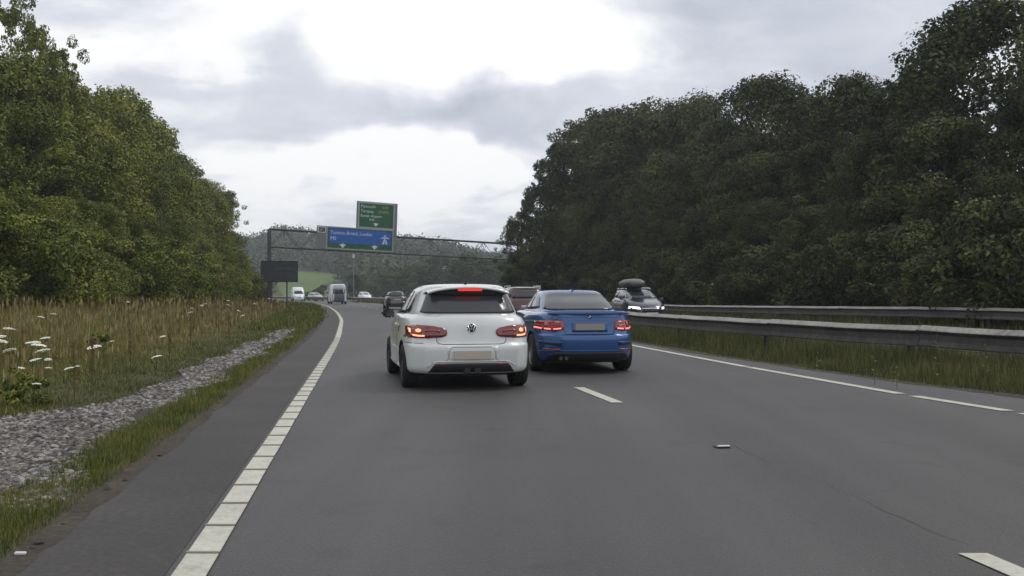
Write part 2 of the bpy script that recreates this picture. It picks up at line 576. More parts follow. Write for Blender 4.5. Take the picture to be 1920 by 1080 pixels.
def stones(n, zfun, ufun, smin, smax, hoff=0.0, sgrow=0.0):
    z = zfun(n); U = ufun(z)
    X = U - .1432 * z - dcurve(z); Z = gh(X, z)
    s = rng.uniform(smin, smax, n) * (1 + sgrow * z) * rng.choice([1, 1, 1.35], n)
    P = IV[None] * (1 + rng.uniform(-.22, .22, (n, 12, 3)))
    P = P * (s[:, None, None] * np.stack([rng.uniform(.7, 1.25, n), rng.uniform(.7, 1.25, n), rng.uniform(.45, .8, n)], 1)[:, None])
    a = rng.uniform(0, 6.28, n); ca, sa = np.cos(a)[:, None], np.sin(a)[:, None]
    x = P[..., 0] * ca - P[..., 1] * sa; y = P[..., 0] * sa + P[..., 1] * ca
    zz = P[..., 2] + x * rng.uniform(-.4, .4, n)[:, None]
    V = np.stack([x + X[:, None], y + z[:, None], zz + (Z + s * .25 + hoff)[:, None]], 2)
    faces = V[:, IF].reshape(-1, 3)
    return faces, np.repeat(rng.uniform(0, 1, n), 20)


M_STONE = ramp_mat('gravel_stone', [(.15, (.05, .044, .038)), (.35, (.10, .092, .085)), (.5, (.155, .148, .142)), (.62, (.13, .10, .088)), (.88, (.28, .275, .265))],
                   2, rough=.9, attr='tint', attr_amt=.9, bump=.3)


def zsamp(z0, z1, p=2.0):
    """denser near the camera, as the picture needs it"""
    def fz(n):
        u = rng.uniform(0, 1, n); q = 1 - p
        return (z0 ** q + u * (z1 ** q - z0 ** q)) ** (1 / q)
    return fz


def ubetween(l, r_, ragged=.12):
    def fu(z):
        a = np.interp(z, [p for p, q in l], [q for p, q in l]); b = np.interp(z, [p for p, q in r_], [q for p, q in r_])
        w_ = .5 * ragged * (np.sin(z * 2.1) + np.sin(z * .83 + 2))
        t = rng.uniform(0, 1, len(z))
        return a + w_ + (b - a + .4 * w_) * t
    return fu


V, T = stones(38000, zsamp(3.6, 46, 2.0), ubetween(U_GL, U_GR, .22), .010, .022, 0, .045)
g = link_mesh('gravel', np_mesh('gravel', V, 3, M_STONE, T))
tag(g, 'band of pale grey and pinkish loose stones along the grass verge', 'gravel', kind='stuff')
V, T = stones(1600, zsamp(4, 40, 2.0), lambda z: np.where(rng.uniform(0, 1, len(z)) < .6, -1.9 + rng.exponential(.13, len(z)), -4.2 - rng.uniform(0, 1.2, len(z))), .006, .020)
g = link_mesh('loose_grit', np_mesh('loose_grit', V, 3, M_STONE, T))
tag(g, 'small scattered stones along the dirty left edge of the road', 'grit', kind='stuff')

# ------------------------------------------------------------------ grass
M_MEADOW = ramp_mat('meadow_grass', [(.2, (.065, .080, .022)), (.42, (.12, .132, .034)), (.56, (.18, .170, .050)), (.72, (.235, .195, .070)), (.9, (.36, .30, .14))],
                    .55, detail=5, rough=.9, attr='tint', attr_amt=.75)
M_VERGE = ramp_mat('verge_grass', [(.2, (.050, .074, .016)), (.48, (.10, .135, .026)), (.64, (.16, .18, .04)), (.85, (.24, .19, .06))],
                   1.3, detail=4, rough=.9, attr='tint', attr_amt=.8)
M_MEDIAN = ramp_mat('median_grass', [(.2, (.05, .065, .02)), (.5, (.095, .105, .032)), (.75, (.145, .14, .05)), (.9, (.22, .19, .09))],
                    .5, detail=4, rough=.9, attr='tint', attr_amt=.7)


def blades(X, Y, H, W, tint, lean=.35):
    n = len(X); Z = gh(X, Y)
    a = rng.uniform(0, 6.28, n); la = rng.uniform(0, 6.28, n); ln = H * rng.uniform(.05, lean, n)
    dx, dy = np.cos(a) * W / 2, np.sin(a) * W / 2
    b0 = np.stack([X - dx, Y - dy, Z - .02], 1); b1 = np.stack([X + dx, Y + dy, Z - .02], 1)
    tp = np.stack([X + np.cos(la) * ln, Y + np.sin(la) * ln, Z + H], 1)
    # a kinked blade: quad stem part and a drooping tip as two triangles
    m0 = b0 * .45 + tp * .55; m1 = b1 * .45 + tp * .55
    m0[:, 2] += H * .08; m1[:, 2] += H * .08
    V = np.stack([b0, b1, m1, b0, m1, m0, m0, m1, tp], 1).reshape(-1, 3)
    return V, np.repeat(tint, 3)


def grass(name, m, n, z0, z1, ulr, hmin, hmax, wd0, label, cat, tintf=None, p=1.9, grow=.0006, hfun=None, clump=True):
    z = zsamp(z0, z1, p)(n); U = ulr(z)
    if clump:
        c = .14 + .003 * z
        U = U + rng.normal(0, 1, n) * c * .5; z = z + rng.normal(0, 1, n) * c
    X = U - .1432 * z - dcurve(z)
    H = rng.uniform(hmin, hmax, n)
    # patchy heights
    H *= .74 + .30 * np.sin(X * 1.7 + np.sin(z * .9) * 2) * np.sin(z * 1.1 + X * .6) + .22 * np.sin(X * 5.1 + 2 * np.sin(z * 1.3)) * np.sin(z * 3.7 + X) + .12 * rng.normal(0, 1, n)
    if hfun is not None: H *= hfun(U, z)
    H = np.maximum(H, .02)
    W = wd0 * rng.uniform(.6, 1.5, n) + grow * z
    t = rng.uniform(0, 1, n) if tintf is None else tintf(U, z, n)
    V, T = blades(X, z, H, W, t, .9 if 'meadow' in name else .55)
    o = link_mesh(name, np_mesh(name, V, 3, m, T))
    return tag(o, label, cat, kind='stuff')


def meadow_u(z):
    lo = -15.5 + np.zeros_like(z)
    hi = np.interp(z, [p_ for p_, q in U_GL], [q for p_, q in U_GL])
    hi = np.where(z > 44, -2.1, hi)
    t = rng.uniform(0, 1, len(z))
    return hi + .05 + (lo - hi) * t


def meadow_tint(U, z, n):
    far = .62 * sstep(13, 30, z) + .0
    br = far * sstep(-3.5, -6.0, U)
    green = .25 * sstep(-5.0, -3.0, U) * sstep(60, 25, z)
    return np.clip(rng.normal(.44, .24, n) + .42 * br - green + .12 * sstep(-3.6, -5, U) * rng.uniform(0, 1, n), 0, 1.25)


def meadow_h(U, z):
    return .15 + .85 * sstep(-3.6, -8.5, U)


grass('meadow_grass', M_MEADOW, 230000, 6, 125, meadow_u, .26, .64, .008, 'tall dry brown and green meadow grass left of the gravel', 'grass', meadow_tint, 1.75, .0007, meadow_h)
M_SEED = ramp_mat('seed_head', [(.2, (.13, .095, .035)), (.6, (.22, .17, .065)), (.85, (.36, .30, .15))], 1, rough=.95, attr='tint', attr_amt=.7)
# sorrel and grass seed heads standing above the meadow
n = 8000
z = zsamp(11, 110, 1.5)(n); U = -4.8 - rng.uniform(0, 1, n) ** .8 * 10
X = U - .1432 * z - dcurve(z); Z = gh(X, z); H = rng.uniform(.28, .70, n) * meadow_h(U, z); s = rng.uniform(.012, .03, n) + .0008 * z
a = rng.uniform(0, 6.28, n); dx, dy = np.cos(a) * s * .6, np.sin(a) * s * .6; lx, ly = rng.normal(0, .06, n), rng.normal(0, .06, n)
q = np.stack([np.stack([X + lx - dx, z + ly - dy, Z + H + s], 1), np.stack([X + lx, z + ly, Z + H - s * 2.2], 1),
              np.stack([X + lx + dx, z + ly + dy, Z + H + s], 1), np.stack([X + lx, z + ly, Z + H + s * 3.4], 1)], 1).reshape(-1, 3)
tag(link_mesh('seed_heads', np_mesh('seed_heads', q, 4, M_SEED, rng.uniform(0, 1, n))), 'rusty brown seed heads standing above the dry meadow grass', 'grass', kind='stuff')

grass('verge_grass', M_VERGE, 62000, 3.6, 160, lambda z: np.where(rng.uniform(0, 1, len(z)) < .82, rng.uniform(-2.42, -1.82, len(z)), rng.uniform(-2.9, -1.78, len(z))),
      .02, .095, .006, 'narrow strip of short green grass between gravel and road', 'grass', None, 1.9, .0005, lambda U, z: np.where((U < -2.45) | (U > -1.85), .45, 1.0) * (1 + .02 * np.clip(z, 0, 40)))
grass('far_verge_grass', M_VERGE, 14000, 36, 170, lambda z: rng.uniform(-4.5, -1.95, len(z)), .12, .35, .01, 'green grass verge on the inside of the distant bend', 'grass', None, 1.3, .0011)


def med_u(z):
    a = np.interp(z, [p_ for p_, q in U_RVERGE], [q for p_, q in U_RVERGE]); b = np.interp(z, [p_ for p_, q in U_BAR], [q for p_, q in U_BAR])
    return a + .02 + (np.maximum(b, 9) + 1.9 - a) * rng.uniform(0, 1, len(z))


grass('median_grass', M_MEDIAN, 90000, 9, 150, med_u, .10, .38, .006, 'rough green grass in the central reserve below the near barrier', 'grass', None, 1.7, .0006,
      lambda U, z: .35 + .65 * sstep(0, .7, U - np.interp(z, [p_ for p_, q in U_RVERGE], [q for p_, q in U_RVERGE])) + .75 * sstep(-.9, .1, U - np.interp(z, [p_ for p_, q in U_BAR], [q for p_, q in U_BAR])))
grass('far_side_grass', M_MEDIAN, 42000, 20, 150, lambda z: rng.uniform(18.8, 25, len(z)), .2, .55, .012, 'dark green grass behind the far barrier at the foot of the wood', 'grass', None, 1.2, .0009)

# ------------------------------------------------------------------ foliage
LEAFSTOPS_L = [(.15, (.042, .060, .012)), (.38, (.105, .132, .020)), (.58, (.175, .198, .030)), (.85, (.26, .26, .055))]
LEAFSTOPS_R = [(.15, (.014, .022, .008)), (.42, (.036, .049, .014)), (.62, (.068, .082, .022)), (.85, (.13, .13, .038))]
LEAFSTOPS_F = [(.2, (.030, .046, .020)), (.5, (.060, .080, .030)), (.8, (.11, .13, .05))]


def leafmat(name, stops, sc=.35, objr=.22):
    m = ramp_mat(name, stops, sc, detail=3, rough=.75, attr='tint', attr_amt=.8, objrand=objr, spec=.2)
    return m


M_LEAF_L = leafmat('leaves_left', LEAFSTOPS_L)
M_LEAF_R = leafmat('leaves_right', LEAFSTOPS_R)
M_LEAF_F = leafmat('leaves_far', LEAFSTOPS_F)
M_BARK = ramp_mat('bark', [(.3, (.04, .033, .025)), (.7, (.11, .095, .075))], 3, rough=1, bump=.6, scale2=20)


def leaf_cloud(cent, rad, nleaf, size, seed, flat=.75, shell=.55):
    """leaf faces spread over and through clumps"""
    r_ = np.random.default_rng(seed)
    K = len(cent)
    w_ = rad ** 2; w_ = w_ / w_.sum()
    b = r_.choice(K, nleaf, p=w_)
    d = r_.normal(0, 1, (nleaf, 3)); d /= np.linalg.norm(d, axis=1)[:, None]
    rr = rad[b] * (shell + (1 - shell) * r_.uniform(0, 1, nleaf) ** .6) * (1 + .10 * r_.normal(0, 1, nleaf))
    P = cent[b] + d * rr[:, None] * np.array([1, 1, flat])
    nrm = d * .8 + r_.normal(0, .6, (nleaf, 3)) + np.array([0, 0, .35]); nrm /= np.linalg.norm(nrm, axis=1)[:, None]
    up = r_.normal(0, 1, (nleaf, 3)); t1 = np.cross(nrm, up); t1 /= np.linalg.norm(t1, axis=1)[:, None]; t2 = np.cross(nrm, t1)
    s = size * r_.uniform(.55, 1.35, nleaf)[:, None]
    V = np.stack([P - t1 * s * .5, P - t2 * s * .32, P + t1 * s * .55, P + t2 * s * .32], 1).reshape(-1, 3)
    tint = np.clip(.5 + .16 * r_.normal(0, 1, nleaf) + .50 * (r_.uniform(0, 1, K)[b] - .5), 0, 1)
    return V, tint


def crown_mesh(name, seed, m, nleaf, size, w_=.33, z0=.12, K=60, lump=(.16, .36), top=1.0):
    """unit-height crown"""
    r_ = np.random.default_rng(seed)
    c = []; rr = []
    for i in range(K):
        t = r_.uniform(0, 1) ** .8
        zz = z0 + (top - z0) * t
        prof = (math.sin(math.pi * min(1, .16 + .84 * t) ** .9)) ** .6 if t < .98 else .2
        ang = r_.uniform(0, 6.28); rad = w_ * prof * (r_.uniform(.35, 1) ** .5)
        s = w_ * r_.uniform(*lump)
        if zz + s * .75 > top: zz = top - s * .75 + r_.uniform(-.02, .03)
        c.append((rad * math.cos(ang), rad * math.sin(ang), max(zz, z0 + s * .2))); rr.append(s)
    # sprays poking out of the outline
    for i in range(K // 2):
        t = r_.uniform(.35, 1); ang = r_.uniform(0, 6.28)
        prof = math.sin(math.pi * min(.97, .16 + .8 * t)) ** .6
        rad = w_ * prof * r_.uniform(.9, 1.2)
        c.append((rad * math.cos(ang), rad * math.sin(ang), z0 + (top - z0) * t * r_.uniform(.95, 1.05))); rr.append(w_ * r_.uniform(.06, .15))
    V, T = leaf_cloud(np.array(c), np.array(rr), nleaf, size, seed + 1)
    return np_mesh(name, V, 4, m, T)


def trunk_mesh(name, seed, h=.8, r0=.02):
    r_ = random.Random(seed); mb = MB()
    pts = [Vector((0, 0, -.02))]
    for i in range(1, 6): pts.append(Vector((pts[-1].x + r_.uniform(-.015, .015), pts[-1].y + r_.uniform(-.015, .015), h * i / 5)))
    for i in range(5): mb.tube(pts[i], pts[i + 1], r0 * (1 - i * .17), 7, r0 * (1 - (i + 1) * .17), cap=False)
    for i in range(9):
        k_ = r_.randint(1, 4); a = r_.uniform(0, 6.28); l = r_.uniform(.12, .28)
        e1 = pts[k_] + Vector((math.cos(a) * l * .6, math.sin(a) * l * .6, l * .45))
        e2 = e1 + Vector((math.cos(a + .4) * l * .4, math.sin(a + .4) * l * .4, l * .4))
        mb.tube(pts[k_], e1, r0 * .4, 5, r0 * .25, cap=False); mb.tube(e1, e2, r0 * .25, 5, r0 * .08, cap=False)
    me = bpy.data.meshes.new(name); me.from_pydata([tuple(v_) for v_ in mb.v], [], mb.f); me.materials.append(M_BARK); me.update()
    return me


WOOD = {}
TR = [trunk_mesh('trunk', i) for i in range(3)]


def variants(m, n, nleaf, size, base_seed, **kw):
    return [crown_mesh('crown', base_seed + i * 13, m, nleaf, size, **kw) for i in range(n)]


BU_W = variants(M_LEAF_L, 2, 900, .12, 700, w_=.5, z0=.0, K=14)
CR_L = variants(M_LEAF_L, 4, 44000, .0150, 100, w_=.34, z0=.03)
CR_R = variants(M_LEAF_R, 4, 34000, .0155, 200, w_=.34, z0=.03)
CR_RO = variants(M_LEAF_R, 3, 19000, .0150, 300, w_=.30, z0=.10, K=95, lump=(.10, .19))      # open crowns, sky shows through
CR_LO = variants(M_LEAF_L, 2, 13000, .0130, 340, w_=.28, z0=.3, K=80, lump=(.08, .16))
CR_F = variants(M_LEAF_F, 3, 5000, .045, 400, w_=.40, z0=.05, K=40)
BU_L = variants(M_LEAF_L, 3, 16000, .036, 500, w_=.62, z0=.0, K=40)
BU_R = variants(M_LEAF_R, 3, 14000, .038, 600, w_=.62, z0=.0, K=40)


def tree(name, x, y, H, crowns, label, cat, group, wide=1.0, trunk=True, seedv=None):
    rz = random.uniform(0, 6.28)
    r_ = empty(name, (x, y, ghf(x, y) - .05), rz, label, cat, group)
    if group and ('wood' in group): WOOD.setdefault(group, []).append((px_of(x, y), r_))
    if trunk:
        t = link_mesh('trunk', random.choice(TR), r_); t.scale = (H * wide * .9, H * wide * .9, H)
    c = link_mesh('crown', random.choice(crowns), r_); c.scale = (H * wide, H * wide * random.uniform(.9, 1.1), H)
    return r_


def px_of(x, y): return 960 + F * x / y


SIL_L = [(-900, 0), (-300, 10), (0, 66), (35, 85), (60, 108), (110, 140), (140, 165), (180, 155), (250, 195), (300, 235), (370, 252), (400, 290), (440, 345), (470, 385), (482, 430), (500, 500)]
SIL_R = [(940, 470), (955, 440), (975, 395), (1020, 355), (1035, 300), (1080, 240), (1120, 215), (1200, 228), (1280, 198), (1340, 192), (1380, 168), (1440, 158), (1540, 138), (1600, 130), (1650, 150), (1740, 130), (1800, 90), (1850, 5), (1920, -20), (2600, -60)]


def sil_h(sil, x, y, r_=0):
    p = px_of(x, y); dp = r_ * F / y
    tops = [np.interp(p + o, [a for a, b in sil], [b for a, b in sil]) for o in (-dp, 0, dp)]
    return CAMH + (550 - max(tops[1], .35 * max(tops) + .65 * tops[1])) * y / F


U_WL = [(0, -16), (37, -15), (60, -13.5), (80, -12.4), (95, -11.6), (112, -10.8)]
LBL_L = ['light green bushy tree in the roadside wood left of the meadow', 'darker green tree standing behind the front row of the left wood', 'tall back-row tree on the skyline of the left wood']
for row, (off, frac, step) in enumerate(((0, .50, 3.6), (-3.0, .78, 4.0), (-6.5, 1.0, 4.2))):
    z = 22.0 + row * 1.3
    while z < 112 - row * 2:
        U = ip(U_WL, z) + off + random.uniform(-.8, .8)
        x = rx(U, z)
        H = sil_h(SIL_L, x, z, 2.0) - ghf(x, z)
        H = (H * frac * random.uniform(.90, 1.06)) if row < 2 else H * random.choice((.88, .95, 1.0, 1.03))
        if H > 2 and px_of(x, z) + .27 * H * F / z < 500:
            tree('broadleaf_tree', x, z, H, CR_L, LBL_L[row], 'tree', ('front row of the left wood', 'middle row of the left wood', 'skyline row of the left wood')[row], random.uniform(.85, 1.1))
        z += step * random.uniform(.8, 1.25) * (1 + z / 160)
# shrubs at the foot of the left wood
z = 20
while z < 112:
    x = rx(ip(U_WL, z) + 2.3 + random.uniform(-.6, .6), z); H = random.uniform(2.2, 4.0) * (1 if z < 95 else .8)
    if px_of(x, z) + .55 * H * F / z < 508:
        tree('shrub', x, z, H, BU_L, 'leafy green shrub at the meadow edge of the left wood', 'shrub', 'shrubs along the foot of the left wood', 1.0, False)
    z += random.uniform(1.8, 2.8) * (1 + z / 90)
# two open crowns above the left wood
for px_, py_, z, lab in ((18, 8, 60, 'airy tree crown rising highest in the top left corner'), (103, 84, 64, 'open lacy tree crown standing alone above the left wood')):
    x = (px_ - 960) / F * z; H = CAMH + (550 - py_) * z / F - ghf(x, z)
    tree('broadleaf_tree', x, z, H, CR_LO, lab, 'tree', None, .62)

LBL_R = ['low dark green tree at the front of the right wood', 'dark green tree in the middle of the right wood', 'tall dark tree on the skyline of the right wood']
for row, (U0, frac, step) in enumerate(((25.0, .50, 3.8), (28.0, .76, 4.2), (32.0, 1.0, 4.6))):
    z = 30.0 + row * 1.5
    while z < 150:
        U = U0 + random.uniform(-.9, .9)
        x = rx(U, z)
        H = sil_h(SIL_R, x, z, 1.5) - ghf(x, z)
        H = (H * frac * random.uniform(.9, 1.06)) if row < 2 else H * random.choice((.90, .98, 1.04, 1.08))
        if H > 2.5 and px_of(x, z) - .26 * H * F / z > 958 + (90 if row else 25):
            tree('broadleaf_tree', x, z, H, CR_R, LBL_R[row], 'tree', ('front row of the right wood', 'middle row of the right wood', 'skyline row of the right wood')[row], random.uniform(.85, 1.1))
        z += step * random.uniform(.8, 1.25) * (1 + z / 200)
z = 30
while z < 150:
    x = rx(22.6 + random.uniform(-.7, .7), z); H = random.uniform(2.4, 4.6)
    if px_of(x, z) - .5 * H * F / z > 950:
        tree('shrub', x, z, H, BU_R, 'dark green shrub behind the far barrier', 'shrub', 'shrubs along the foot of the right wood', 1.0, False)
    z += random.uniform(1.9, 3.0) * (1 + z / 90)
# the airy trees that end the right wood
for px_, py_, z, wd_, lab, cr_ in ((1052, 268, 101, .78, 'leafy tree with gaps of sky at the left end of the right wood', CR_RO),
                              (1090, 232, 106, .9, 'tallest airy tree near the left end of the right wood', CR_RO),
                              (1010, 352, 100, .85, 'mid-height airy tree stepping down at the left end of the right wood', CR_RO),
                              (978, 398, 104, .8, 'short spiky tree ending the right wood beside the gantry', CR_RO),
                              (1035, 400, 97, 1.0, 'dense low tree below the airy trees at the left end of the right wood', CR_R),
                              (985, 470, 100, 1.2, 'small round tree at the foot of the right wood end beside the gantry', CR_R),
                              (1095, 380, 96, 1.0, 'rounded tree in front of the tallest airy tree of the right wood', CR_R),
                              (1150, 225, 100, .9, 'broad tree right of the tallest airy tree of the right wood', CR_R)):
    x = (px_ - 960) / F * z; H = CAMH + (550 - py_) * z / F - ghf(x, z)
    tree('broadleaf_tree', x, z, H, cr_, lab, 'tree', None, wd_)

def nth(n_):
    return '%d%s' % (n_, 'th' if 10 < n_ % 100 < 14 else {1: 'st', 2: 'nd', 3: 'rd'}.get(n_ % 10, 'th'))


LOOK = {'front row of the left wood': 'light green bushy tree', 'middle row of the left wood': 'taller mid-green tree', 'skyline row of the left wood': 'tall skyline tree',
        'front row of the right wood': 'low dark green tree', 'middle row of the right wood': 'taller dark green tree', 'skyline row of the right wood': 'tall dark skyline tree',
        'shrubs along the foot of the left wood': 'leafy green shrub', 'shrubs along the foot of the right wood': 'dark green shrub'}
for g_, lst in WOOD.items():
    left_ = 'left wood' in g_
    lst.sort(key=lambda q_: -q_[0] if left_ else q_[0])
    for i_, (p_, o_) in enumerate(lst):
        side_ = 'left' if left_ else 'right'
        if g_.startswith('shrubs'): o_['label'] = '%s, %s from the gantry along the foot of the %s wood' % (LOOK[g_], nth(i_ + 1), side_)
        else: o_['label'] = '%s, %s from the gantry in the %s of the %s wood' % (LOOK[g_], nth(i_ + 1), g_.split(' of ')[0], side_)


# ------------------------------------------------------------------ far wooded hill
M_FIELD = ramp_mat('pasture', [(.3, (.060, .105, .028)), (.7, (.10, .15, .045))], .02, rough=1, scale2=.3)
v = []; f = []
nx_, ny_ = 24, 24
for j in range(ny_ + 1):
    y = 272 + (425 - 272) * j / ny_
    for i in range(nx_ + 1):
        p = 535 + 125 * i / nx_ - 30 * (j / ny_)
        x = (p - 960) / F * y
        v.append((x, y, ghf(x, y) + .12))
for j in range(ny_):
    for i in range(nx_):
        q_ = j * (nx_ + 1) + i; f.append((q_, q_ + 1, q_ + nx_ + 2, q_ + nx_ + 1))
tag(mesh_obj('pasture_field', v, f, M_FIELD, smooth=True), kind='structure')
M_HILLLEAF = leafmat('leaves_hill', [(.2, (.020, .032, .016)), (.5, (.040, .056, .024)), (.8, (.075, .09, .035))], .03, 0)
cs = []; rr = []
while len(cs) < 1700:
    y = random.uniform(290, 720) ; p = random.uniform(420, 1900 if random.random() < .15 else 1010)
    if y < 430 and 505 < p < 662 - (y - 272) * .2: continue
    if y < 330 and p < 660: continue
    x = (p - 960) / F * y
    r0 = random.uniform(3.5, 6.0)
    cs.append((x, y, ghf(x, y) + r0 * random.uniform(.6, 1.1))); rr.append(r0)
V, T = leaf_cloud(np.array(cs), np.array(rr), 90000, 1.55, 5, flat=1.0, shell=.8)
o = link_mesh('hillside_wood', np_mesh('hillside_wood', V, 4, M_HILLLEAF, T))
tag(o, 'hazy dark wood covering the distant hillside behind the gantry', 'woodland', kind='stuff')
for (p0, p1, n_, y0, y1, t0, t1, lab, grp) in ((665, 800, 7, 225, 262, 500, 535, 'olive green tree on the far bend in front of the hill', 'trees beyond the far bend'),
                                  (770, 950, 10, 215, 262, 478, 505, 'pale green tree below the gantry in front of the hill', 'pale trees below the gantry'),
                                  (590, 660, 4, 225, 250, 528, 545, 'dark bush at the edge of the distant green field', 'bushes at the field edge'),
                                  (560, 960, 16, 205, 220, 543, 549, 'low scrubby bush along the far side of the bend', 'scrub along the far bend')):
    for i in range(n_):
        p = p0 + (p1 - p0) * (i + random.random()) / n_; y = random.uniform(y0, y1); x = (p - 960) / F * y
        H = CAMH + (550 - random.uniform(t0, t1)) * y / F
        if H > 4: tree('broadleaf_tree', x, y, H, CR_F, lab, 'tree', grp, random.uniform(.95, 1.25))
        else: tree('shrub', x, y, max(H, 1.6), CR_F, lab, 'shrub', grp, 1.7, False)
x = (662 - 960) / F * 205
tree('broadleaf_tree', x, 205, 5.4, CR_R, 'dark round tree beside the mast just right of the lorry', 'tree', None, 1.0)
x = (992 - 960) / F * 92
tree('shrub', x, 92, CAMH + 24 * 92 / F, CR_F, 'pale grey-green bush showing above the dark red car', 'shrub', None, .9, False)

# ------------------------------------------------------------------ barriers
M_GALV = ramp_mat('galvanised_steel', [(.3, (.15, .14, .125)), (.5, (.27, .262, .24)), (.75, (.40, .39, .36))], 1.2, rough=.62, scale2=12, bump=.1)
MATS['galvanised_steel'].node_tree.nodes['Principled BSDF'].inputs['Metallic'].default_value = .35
M_GALV_SHADE = ramp_mat('galvanised_steel_shade', [(.3, (.045, .04, .04)), (.6, (.085, .078, .075)), (.8, (.15, .14, .13))], 1.5, rough=.8, scale2=10, bump=.1)  # darker copy of the barrier steel, with shade put into its colour
PROF = [(.02, .775), (-.085, .70), (-.09, .685), (-.015, .62), (-.015, .51), (-.06, .43), (-.05, .405), (0.0, .405), (.03, .42), (.03, .76)]


def barrier(name, path, zs, label, dz=lambda z: 0.0, wavy=0.01):
    r_ = empty(name, (rx(path(zs[0]), zs[0]), zs[0], 0), 0, label, 'crash barrier')
    ox, oy = r_.location.x, r_.location.y

    def pt(z): return Vector((rx(path(z), z) - ox, z - oy, ghf(rx(path(z), z), z) + .02 + dz(z)))
    z = zs[0]; seg = 0
    while z < zs[1]:
        L_ = 4.6 if z < 70 else 9.2
        t = (pt(z + .1) - pt(z)); sl = t.length / .1
        z2 = z + L_ / sl
        fr = []
        n_ = 5
        for i in range(n_ + 1):
            zz = z + (z2 - z) * i / n_ * .994
            p = pt(zz); tt = (pt(zz + .1) - pt(zz - .1)).normalized()
            side = Vector((tt.y, -tt.x, 0)).normalized()
            p.z += wavy * math.sin(zz * 1.9) * .6 + (.012 if i == n_ else 0)
            fr.append((p, side, Vector((0, 0, 1))))
        bo = MB().prism(PROF, fr).build('beam', M_GALV_SHADE, r_)
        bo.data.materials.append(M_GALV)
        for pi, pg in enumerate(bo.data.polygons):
            if pi < n_ * len(PROF) and pi % len(PROF) in (0, 1, 9): pg.material_index = 1  # top lip gets the pale steel, faces below keep the painted-in shade
        # post with a bracket
        p = pt(z + .3); tt = (pt(z + .4) - pt(z + .2)).normalized(); a = math.atan2(-tt.x, tt.y)
        side = Vector((tt.y, -tt.x, 0)).normalized()
        rot = Matrix.Rotation(a, 3, 'Z')
        c_ = p + side * .09
        m_ = MB()
        m_.box(c_ + Vector((0, 0, .30)), (.008, .10, .72), rot)
        m_.box(c_ + rot @ Vector((.0, .05, 0)) + Vector((0, 0, .30)), (.06, .008, .72), rot)
        m_.box(c_ + rot @ Vector((.0, -.05, 0)) + Vector((0, 0, .30)), (.06, .008, .72), rot)
        m_.box(c_ + rot @ Vector((-.045, 0, 0)) + Vector((0, 0, .58)), (.09, .09, .06), rot)
        m_.build('post', M_GALV_SHADE, r_)
        z = z2; seg += 1
    return r_


barrier('crash_barrier', lambda z: ip(U_BAR, z), (9, 235), 'dark-sided steel beam barrier in the central reserve, nearest the blue car')
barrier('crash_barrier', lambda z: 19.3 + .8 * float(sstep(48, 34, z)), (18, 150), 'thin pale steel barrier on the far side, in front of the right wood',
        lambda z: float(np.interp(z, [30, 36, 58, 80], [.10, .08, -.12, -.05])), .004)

# ------------------------------------------------------------------ gantry
M_GANT = mat('gantry_steel', (.055, .058, .062), .6, nscale=2, namt=.2)
M_SGREY = mat('sign_backing_grey', (.20, .215, .215), .6, nscale=1, namt=.12)
M_SFR = mat('sign_frame', (.36, .39, .375), .5)
M_SGREEN = mat('sign_green', (.015, .12, .055), .5, nscale=2, namt=.15)
M_SBLUE = mat('sign_blue', (.02, .13, .48), .5, nscale=2, namt=.15)
M_SWH = mat('sign_white', (.72, .76, .74), .5)
M_SYEL = mat('sign_yellow', (.42, .40, .03), .5)
M_SBK = mat('sign_black', (.02, .02, .02), .5)
gyaw = math.atan2(.4286, .904)
gan = empty('sign_gantry', (-24.6, 100, ghf(-24.6, 100)), gyaw, 'dark steel lattice gantry spanning the carriageway beyond the cars', 'gantry')
GZ0 = -ghf(-24.6, 100)
LEN = 28.2; DROP = .034


def gp(s, y, z_): return Vector((s, y, GZ0 + z_ - DROP * s))


for yy in (-.5, .5):
    MB().tube(gp(-.1, yy, 7.85), gp(LEN, yy, 7.85), .07, 8).build('top_chord', M_GANT, gan)
    MB().tube(gp(-.1, yy, 6.05), gp(LEN, yy, 6.05), .055, 8).build('bottom_chord', M_GANT, gan)
nb = 9
for i in range(nb):
    s0 = LEN * i / nb; s1 = LEN * (i + 1) / nb; sm = (s0 + s1) / 2
    for yy in (-.5, .5):
        MB().tube(gp(s0 + .1, yy, 6.05), gp(sm, yy, 7.85), .025, 6).build('brace', M_GANT, gan)
        MB().tube(gp(s1 - .1, yy, 6.05), gp(sm, yy, 7.85), .025, 6).build('brace', M_GANT, gan)
    MB().tube(gp(sm, -.5, 7.85), gp(sm, .5, 7.85), .04, 6).tube(gp(s0, -.5, 6.05), gp(s0, .5, 6.05), .04, 6).build('cross_member', M_GANT, gan)
    MB().tube(gp(sm - .28, -.5, 7.25), gp(sm, -.5, 7.8), .03, 6).tube(gp(sm + .28, -.5, 7.25), gp(sm, -.5, 7.8), .03, 6).build('gusset', M_GANT, gan)
for s_ in (0, LEN):
    base_z = 0 if s_ == 0 else -.6
    m_ = MB()
    for yy in (-.5, .5): m_.box((s_, yy, (GZ0 + 7.85 - DROP * s_) / 2 + base_z / 2), (.15, .15, GZ0 + 7.9 - DROP * s_ - base_z))
    m_.build('leg', M_GANT, gan)
# walkway under the signs
m_ = MB(); m_.box((9, -.85, GZ0 + 5.72), (9.8, .5, .05), Matrix.Rotation(math.atan(DROP), 3, 'Y')); m_.build('walkway', M_GANT, gan)

rollm = math.atan(DROP)


